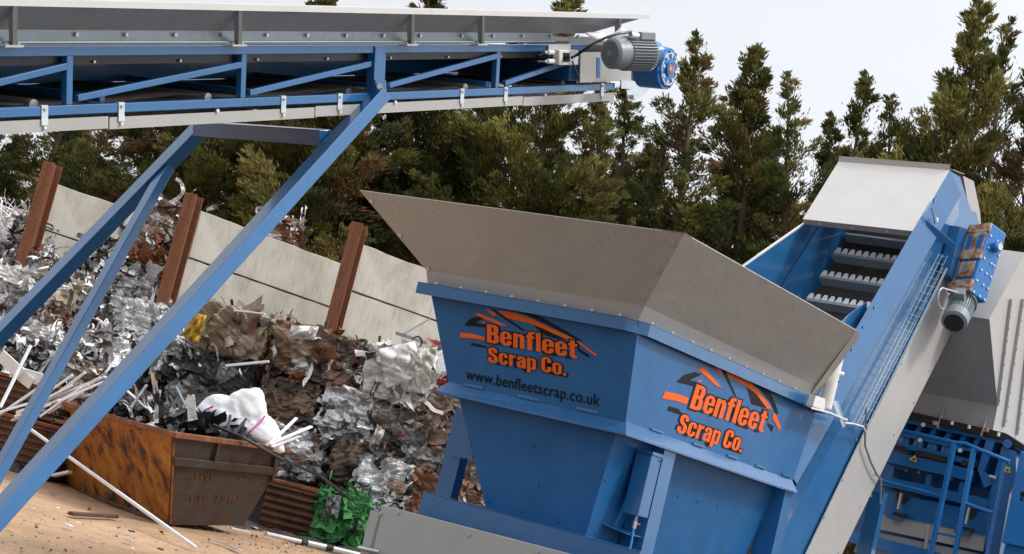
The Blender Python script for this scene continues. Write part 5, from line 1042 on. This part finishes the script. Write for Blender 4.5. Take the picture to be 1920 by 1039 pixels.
# control cabinet at the right edge
cbz = root('control_cabinet', W(8.9, -1.2, 0), 'smooth bright blue cabinet cut off by the right edge, in front of the shredder', 'cabinet')
q0, q1 = pa(1913, 845, 8.5), pa(1879, 1018, 8.5); bE = (q0 - O) @ E2
part('cabinet_body', MB().wbox(8.5, 9.3, bE - 1.2, bE, q1[2], q0[2]), 'bluebright', cbz, bevel=.02)
part('cabinet_plinth', MB().wbox(8.56, 9.25, bE - 1.15, bE - .04, 0, q1[2] - .003), 'blue2', cbz)
part('name_plate', MB().slab([pa(1914, 921, 8.497), pa(1930, 925, 8.497), pa(1930, 934, 8.497), pa(1913, 931, 8.497)], -E1 * .003), 'blackv', cbz)
text_on('RECYCLING', (1912.5, 939), (1985, 955), (1913, 932.5), pa(1915, 935, 8.496), E1, .002, 'blackv', cbz, 'lettering', bold=.03)

# ================================================================== inclined conveyor, upper left
cvr = root('inclined_conveyor', K(2, -.6, -2.5) * V3(1, 1, 0), 'long blue lattice conveyor with grey skirts, motor and raking legs crossing the upper left', 'conveyor')
WD = -1.2; S0, S1 = -3.4, 6.25
def kb(name, s0, s1, w0, w1, h0, h1, mat='blue', bevel=.004, label=None, parent=None): return part(name, MB().kbox(s0, s1, w0, w1, h0, h1), mat, parent or cvr, label, bevel=bevel)
for w0 in (-.05, WD):
    kb('top_chord', S0, 5.75 if w0 > -1 else 5.75, w0, w0 + .05, .285, .337); kb('bottom_chord', S0, S1, w0, w0 + .05, -.025, .027)
def ks(x, y, w_=0.): q = kp(x, y, w_) - K0; return q @ DV, q @ HV
posts = [ks(132, 150)[0] - 2.7, ks(132, 150)[0], ks(458, 145)[0], ks(935, 130)[0], ks(132, 150)[0] - 1.35]
for s in posts:
    for w0 in (-.046, WD + .004): kb('truss_post', s - .022, s + .022, w0, w0 + .042, .027, .285)
s3 = ks(709, 130)[0]; kb('truss_post', s3 - .055, s3 + .035, -.052, .012, -.02, .33); kb('truss_post', s3 + .05, s3 + .085, -.046, -.004, .027, .285); kb('truss_post', s3 - .05, s3 + .04, WD - .01, WD + .05, -.02, .33)
for x0, y0, x1, y1 in ((143, 184, 452, 121), (466, 174, 697, 119), (728, 160, 934, 104), (945, 156, 1075, 112), (-150, 190, 128, 123)):
    p, q = kp(x0, y0, -.02), kp(x1, y1, -.02); part('diagonal_brace', MB().beam(p, q, .03, .036, WV), 'blue', cvr, bevel=.003)
    part('diagonal_brace', MB().beam(p + WV * WD, q + WV * WD, .03, .036, WV), 'blue', cvr, bevel=.003)
for s in np.arange(-3.0, 6, 1.25): kb('cross_member', s - .02, s + .02, WD + .05, -.05, .03, .07, 'blue')
# belt and idlers
part('carrying_belt', MB().slab([K(S0, -.14, .34), K(6.4, -.14, .34), K(6.4, -.14, .352), K(S0, -.14, .352)], -WV * .92), 'belt', cvr)
part('belt_deck', MB().slab([K(S0, -.06, .262), K(5.9, -.06, .262), K(5.9, -.06, .27), K(S0, -.06, .27)], -WV * 1.08), 'greydark', cvr)
part('inner_side_plate', MB().slab([K(S0, WD + .06, .03), K(5.9, WD + .06, .03), K(5.9, WD + .06, .27), K(S0, WD + .06, .27)], WV * .004), 'blue2', cvr)
part('inner_edge_strip', MB().slab([K(S0, -.055, .235), K(5.9, -.055, .235), K(5.9, -.055, .283), K(S0, -.055, .283)], -WV * .004), 'blackgloss', cvr)
nS = 24; rb_ = MB(); pts = [K(S0 + (6.3 - S0) * i / nS, 0, .055 - .035 * abs(math.sin(i * math.pi / 4))) for i in range(nS + 1)]
rb_.slab([p - WV * .16 for p in pts] + [p - WV * .16 - HV * .012 for p in pts[::-1]], -WV * .88); part('return_belt', rb_, 'belt', cvr)
for s in np.arange(-1, 6, 1.33): part('return_roller', MB().cyl(K(s, -.12, .02), K(s, -1.1, .02), .032, 14), 'steel', cvr, smooth=True)
for s in np.arange(-1.3, 6, .66): part('idler_bolt', MB().disc(K(s, -.05, .25), WV, .008, .01, 8), 'steel', cvr)
# under pan
for (s0, s1, dh) in ((S0, .75, 0), (.76, 2.5, .006), (2.51, 4.9, .0), (4.91, 6.25, .006)):
    part('under_pan', MB().slab([K(s0, .0 - .002, -.042 - dh), K(s1, -.002, -.042 - dh), K(s1, -.002, -.108 - dh), K(s0, -.002, -.108 - dh)], -WV * .004), 'grey', cvr)
    part('under_pan', MB().slab([K(s0, -.006, -.108 - dh), K(s1, -.006, -.108 - dh), K(s1, -1.19, -.108 - dh), K(s0, -1.19, -.108 - dh)], HV * .004), 'grey', cvr)
    part('under_pan', MB().slab([K(s0, -1.195, -.042 - dh), K(s1, -1.195, -.042 - dh), K(s1, -1.195, -.108 - dh), K(s0, -1.195, -.108 - dh)], -WV * .004), 'grey', cvr)
for x, y in ((83, 212), (227, 208), (531, 194), (637, 188), (866, 178), (948, 174), (1129, 166)):
    s, _ = ks(x, y); mb = MB(); mb.kbox(s - .022, s + .022, .001, .005, -.035, .03); mb.slab([K(s - .022, .001, -.035), K(s + .022, .001, -.035), K(s + .022, -.0 + .004, -.072), K(s - .022, .004, -.072)], WV * .004)
    mb.kbox(s - .022, s + .022, -.03, .001, .028, .032); o = part('clip', mb, 'zinc', cvr); part('clip_bolt', MB().disc(K(s, .006, .01), WV, .009, .008, 8), 'steel', o); part('clip_bolt', MB().disc(K(s, .004, -.085), WV, .01, .008, 8), 'white', o)
for x in (-60, 407, 740, 1020): s, _ = ks(x, 200); part('pan_bolt', MB().disc(K(s, .0, -.04), WV, .012, .01, 8), 'white', cvr)
# skirts
def skirt(w0, sg, s1a):
    o = []
    o.append(part('skirt_rail', MB().kbox(S0, s1a - .95, w0 - .004, w0 + .004, .362, .425), 'rail', cvr)); part('skirt_rail', MB().kbox(S0, s1a - .95, w0, w0 + sg * .03, .358, .364), 'zinc', cvr)
    for (a_, b_) in ((S0, 3.35), (3.352, s1a)):
        e = .42 if b_ == s1a else 0
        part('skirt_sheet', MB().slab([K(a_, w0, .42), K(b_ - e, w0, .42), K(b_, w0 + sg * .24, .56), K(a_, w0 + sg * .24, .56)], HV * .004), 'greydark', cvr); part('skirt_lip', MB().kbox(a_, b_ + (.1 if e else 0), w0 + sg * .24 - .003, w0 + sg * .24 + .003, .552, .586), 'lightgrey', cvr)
        part('skirt_lip_flange', MB().kbox(a_, b_ + (.1 if e else 0), w0 + sg * .2, w0 + sg * .24, .586, .59), 'lightgrey', cvr)
skirt(0., 1, 6.2); skirt(WD, -1, 6.2) if False else part('far_skirt', MB().slab([K(S0, WD, .36), K(6.1, WD, .36), K(6.1, WD - .05, .46), K(S0, WD - .05, .46)], HV * .004), 'greydark', cvr)
for x in (140, 233, 325, 413, 497, 573, 646, 716, 785, 863, 922, 977, 1030, 1082): s, _ = ks(x, 64); part('skirt_bolt', MB().disc(K(s, .0, .40), WV, .012, .022, 8), 'steel', cvr); 
for x in (28, 450, 774, 906, 1163):
    s, _ = ks(x, 70, .05); s2 = ks(x, 30, .235)[0]; part('skirt_support', MB().slab([K(s, .01, .345), K(s, .05, .345), K(s2, .235, .552), K(s2, .18, .552)], DV * .006).slab([K(s - .018, .052, .345), K(s + .010, .052, .345), K(s2 + .010, .237, .552), K(s2 - .018, .237, .552)], WV * .004), 'grey', cvr)
    part('support_foot', MB().kbox(s - .07, s + .05, -.01, .06, .337, .348), 'lightgrey', cvr); part('foot_bolt', MB().disc(K(s - .05, .04, .348), HV, .01, .014, 8), 'zinc', cvr); part('foot_bolt', MB().disc(K(s + .03, .04, .348), HV, .01, .014, 8), 'zinc', cvr)
# drive end
part('end_plate', MB().slab([kp(1066, 68, .0), kp(1130, 70, .0), kp(1130, 84, .0), kp(1066, 82, .0)], WV * .006), 'grey', cvr)
part('motor_plate', MB().slab([kp(1087, 98, .02), kp(1182, 97, .02), kp(1182, 151, .02), kp(1086, 155, .02)], WV * .008), 'grey', cvr)
part('plate_slot', MB().slab([kp(1119, 108, .03), kp(1125, 108, .03), kp(1125, 145, .03), kp(1119, 145, .03)], WV * .004), 'blue2', cvr)
kb('head_frame', 5.6, 6.5, -1.16, -.04, .05, .24, 'blue')
part('head_pulley', MB().cyl(K(6.75, -.1, .17), K(6.75, -1.1, .17), .15, 28), 'black', cvr, smooth=True)
m0, m1 = P(1147, 100, 13.30), P(1219, 102, 13.56); md = unit(m1 - m0); mot = part('motor', MB().cyl(m0 + md * .10, m1, .108, 30), 'motor', cvr, smooth=True)
fins(mot, m0 + md * .12, m1 - md * .02, .108, 34, 'motor'); part('fan_cover', MB().cyl(m0, m0 + md * .12, .118, 32).cyl(m0 - md * .02, m0, .10, 32, .118), 'motor', mot, smooth=True)
gr = MB(); gx = unit(np.cross(md, EZ)); gy = np.cross(md, gx)
for k in np.linspace(-.075, .075, 12):
    l_ = math.sqrt(max(0, .085 ** 2 - k * k)); gr.obox(m0 - md * .022 + gx * k, gx * .0028, gy * l_, md * .002); gr.obox(m0 - md * .023 + gy * k, gy * .0028, gx * l_, md * .002)
part('fan_grille_back', MB().disc(m0 - md * .0205, -md, .086, .0012, 28), 'black', mot); part('fan_grille', gr, 'motor', mot); part('fan_centre', MB().obox(m0 - md * .026, gx * .02, gy * .02, md * .002), 'motor', mot)
tp_ = unit(EZ - md * md[2]); part('terminal_box', MB().obox(P(1208, 68, 13.45), md * .075, tp_ * .03, np.cross(md, tp_) * .05), 'motor', mot, bevel=.006)
part('cable_gland', MB().cyl(P(1182, 66, 13.3), P(1195, 67, 13.36), .024, 10), 'zinc', mot); part('cable_gland', MB().cyl(P(1183, 58, 13.3), P(1188, 66, 13.34), .012, 8), 'zinc', mot)
gc = P(1252, 129, 13.8); gbx = part('gearbox', MB().cyl(gc - WV * .22, gc, .162, 36), 'bluebright', cvr, smooth=True)
gs = unit(np.cross(WV, EZ)); gs = gs if np.dot(gs, RT) > 0 else -gs
part('worm_housing', MB().obox(gc - WV * .12 + EZ * .11 + gs * .03, WV * .10, EZ * .06, gs * .07), 'bluebright', gbx, bevel=.02); part('worm_neck', MB().cyl(m1 - md * .01, m1 + md * .05, .105, 24), 'bluebright', gbx, smooth=True)
part('face_flange', MB().cyl(gc, gc + WV * .012, .145, 32, .135), 'bluebright', gbx, smooth=True); part('face_ring', MB().ring(gc + WV * .012, WV, .128, .116, .006, 40), 'lightgrey', gbx); part('face_ring', MB().ring(gc + WV * .012, WV, .06, .045, .02, 28), 'bluebright', gbx)
part('output_shaft', MB().cyl(gc + WV * .01, gc + WV * .036, .038, 20), 'gearrust', gbx, smooth=True)
for k in range(8):
    t = 6.283 * k / 8 + .1; part('ring_bolt', MB().obox(gc + WV * .018 + .102 * (math.cos(t) * gs + math.sin(t) * EZ), (math.cos(t) * gs + math.sin(t) * EZ) * .014, (-math.sin(t) * gs + math.cos(t) * EZ) * .011, WV * .005), 'lightgrey', gbx)
    t += .39; part('flange_bolt', MB().disc(gc + WV * .008 + .138 * (math.cos(t) * gs + math.sin(t) * EZ), WV, .01, .018, 8), 'bluebright', gbx)
part('tail_bracket', MB().slab([kp(1182, 150, .0), kp(1205, 158, .0), kp(1222, 163, .0), kp(1200, 184, .0), kp(1180, 190, .0)], -WV * .01), 'zinc', cvr); part('bracket_end', MB().slab([kp(1163, 150, .03), kp(1185, 152, .03), kp(1185, 167, .03), kp(1163, 166, .03)], WV * .01), 'zinc', cvr)
part('bracket_leg', MB().slab([kp(1173, 168, .03), kp(1184, 168, .03), kp(1186, 189, .03), kp(1176, 189, .03)], WV * .01), 'zinc', cvr); part('bracket_nut', MB().disc(kp(1185, 180, .04), WV, .03, .03, 6), 'zinc', cvr)
# isolator
part('switch_mount', MB().slab([kp(1028, 84, .012), kp(1069, 83, .012), kp(1069, 96, .012), kp(1028, 96, .012)], WV * .004), 'white', cvr)
ib = part('isolator_switch', MB().slab([kp(1036, 93, .03), kp(1072, 93, .03), kp(1072, 121, .03), kp(1036, 121, .03)], WV * .06), 'white', cvr, bevel=.006)
part('switch_face', MB().slab([kp(1056, 99, .092), kp(1068, 99, .092), kp(1068, 116, .092), kp(1056, 116, .092)], WV * .004), 'black', ib); part('rotary_knob', MB().cyl(kp(1064, 108, .094), kp(1064, 108, .13), .016, 12), 'blackgloss', ib)
for y in (98, 115): part('gland', MB().cyl(kp(1037, y, .06), kp(1026, y, .06), .018, 12), 'white', ib); part('gland_nut', MB().cyl(kp(1026, y, .06), kp(1021, y + .5, .06), .009, 8), 'zinc', ib)
part('cable', MB().tube([kp(1021, 98.5, .06), kp(1012, 104, .05), kp(998, 113, -.05), kp(980, 120, -.3)], .009, 6), 'black', cvr, smooth=True); part('cable', MB().tube([kp(1021, 115.5, .06), kp(1008, 116, .05), kp(992, 118, -.05), kp(970, 121, -.3)], .009, 6), 'black', cvr, smooth=True)
part('cable', MB().tube([P(1072, 108, 13.1), P(1080, 104, 13.15), P(1095, 94, 13.1), P(1112, 82, 13.1), P(1135, 71, 13.15), P(1160, 63, 13.2), P(1182, 60, 13.3)], .011, 8), 'blackgloss', cvr, smooth=True)
part('cable', MB().tube([P(1073, 115, 13.2), P(1078, 128, 13.2), P(1084, 143, 13.2)], .006, 6), 'blackgloss', cvr)
def paper(pts, lab, D):
    q = [P(x, y, D + d) for x, y, d in pts]; g_ = 6; V = []
    for j in range(g_):
        for i in range(g_):
            u, v = i / 5, j / 5; V.append((q[0] * (1 - u) + q[1] * u) * (1 - v) + (q[3] * (1 - u) + q[2] * u) * v - fw * .03 * math.sin(u * 3.1) * math.sin(v * 3))
    ii = np.arange(36).reshape(6, 6); f = np.stack([ii[:-1, :-1], ii[:-1, 1:], ii[1:, 1:], ii[1:, :-1]], -1).reshape(-1, 4); V = np.array(V); c = V.mean(0)
    o = np_mesh('paper_sheet', V - c, f, None, 'paper', smooth=True, loc=c); so = o.modifiers.new('solid', 'SOLIDIFY'); so.thickness = .002; props(o, lab, 'paper', 'white sheets stuffed behind the conveyor motor')
paper([(1094, 61, 0), (1128, 60, .1), (1150, 78, .05), (1122, 80, 0)], 'white sheet lying flat behind the conveyor motor, left one', 13.35); paper([(1135, 77, .0), (1166, 49, 0), (1182, 66, .1), (1150, 80, 0)], 'white sheet standing up behind the conveyor motor, right one', 13.45)
# legs
LT = P(712, 178, 11.55); LBm = P(0, 962, 9.3)
def to_ground(a, b): v = b - a; return a + v * (a[2] / -v[2])
LG = to_ground(LT, LBm)
def sidev(a, b, deg):
    d = unit(b - a); h_ = unit(np.cross(d, EZ)); u_ = np.cross(h_, d); u_ = u_ if u_[2] > 0 else -u_; vw = unit(CAM - (a + b) / 2); v_ = unit(vw - d * np.dot(vw, d))
    nrm = unit(unit(u_ - v_ * np.dot(u_, v_)) * math.cos(rad(deg)) + v_ * math.sin(rad(deg))); return np.cross(d, nrm)
part('front_leg', MB().beam(LT, LG, .15, .09, sidev(LT, LG, 22)), 'blue', cvr, bevel=.006, label='nearest blue leg, running from the truss down to the lower left corner')
part('hinge_pin', MB().cyl(kp(712, 162, -.06), kp(712, 162, .06), .02, 12), 'white', cvr, smooth=True); part('hinge_plate', MB().slab([kp(702, 150, .014), kp(722, 150, .014), kp(724, 185, .014), kp(704, 185, .014)], WV * .008), 'blue', cvr)
BT = P(385, 232, 12.35); BB = P(0, 628, 12.9); BTop = BT + unit(BT - BB) * .35; part('rear_leg', MB().beam(BTop, to_ground(BT, BB), .16, .09, sidev(BTop, to_ground(BT, BB), 21)), 'blue', cvr, bevel=.006, label='far blue leg, upper one at the left edge')
CT = P(318, 306, 12.45); CB = P(0, 880, 11.2); part('rear_brace_leg', MB().beam(CT, to_ground(CT, CB), .12, .065, sidev(CT, to_ground(CT, CB), 22)), 'blue', cvr, bevel=.006, label='middle blue leg branching down from the far leg')
part('leg_crossbeam', MB().beam(P(610, 258, 11.35), P(372, 241, 12.3), .10, .10, DV), 'blue', cvr, bevel=.006)
bpy.context.view_layer.update()
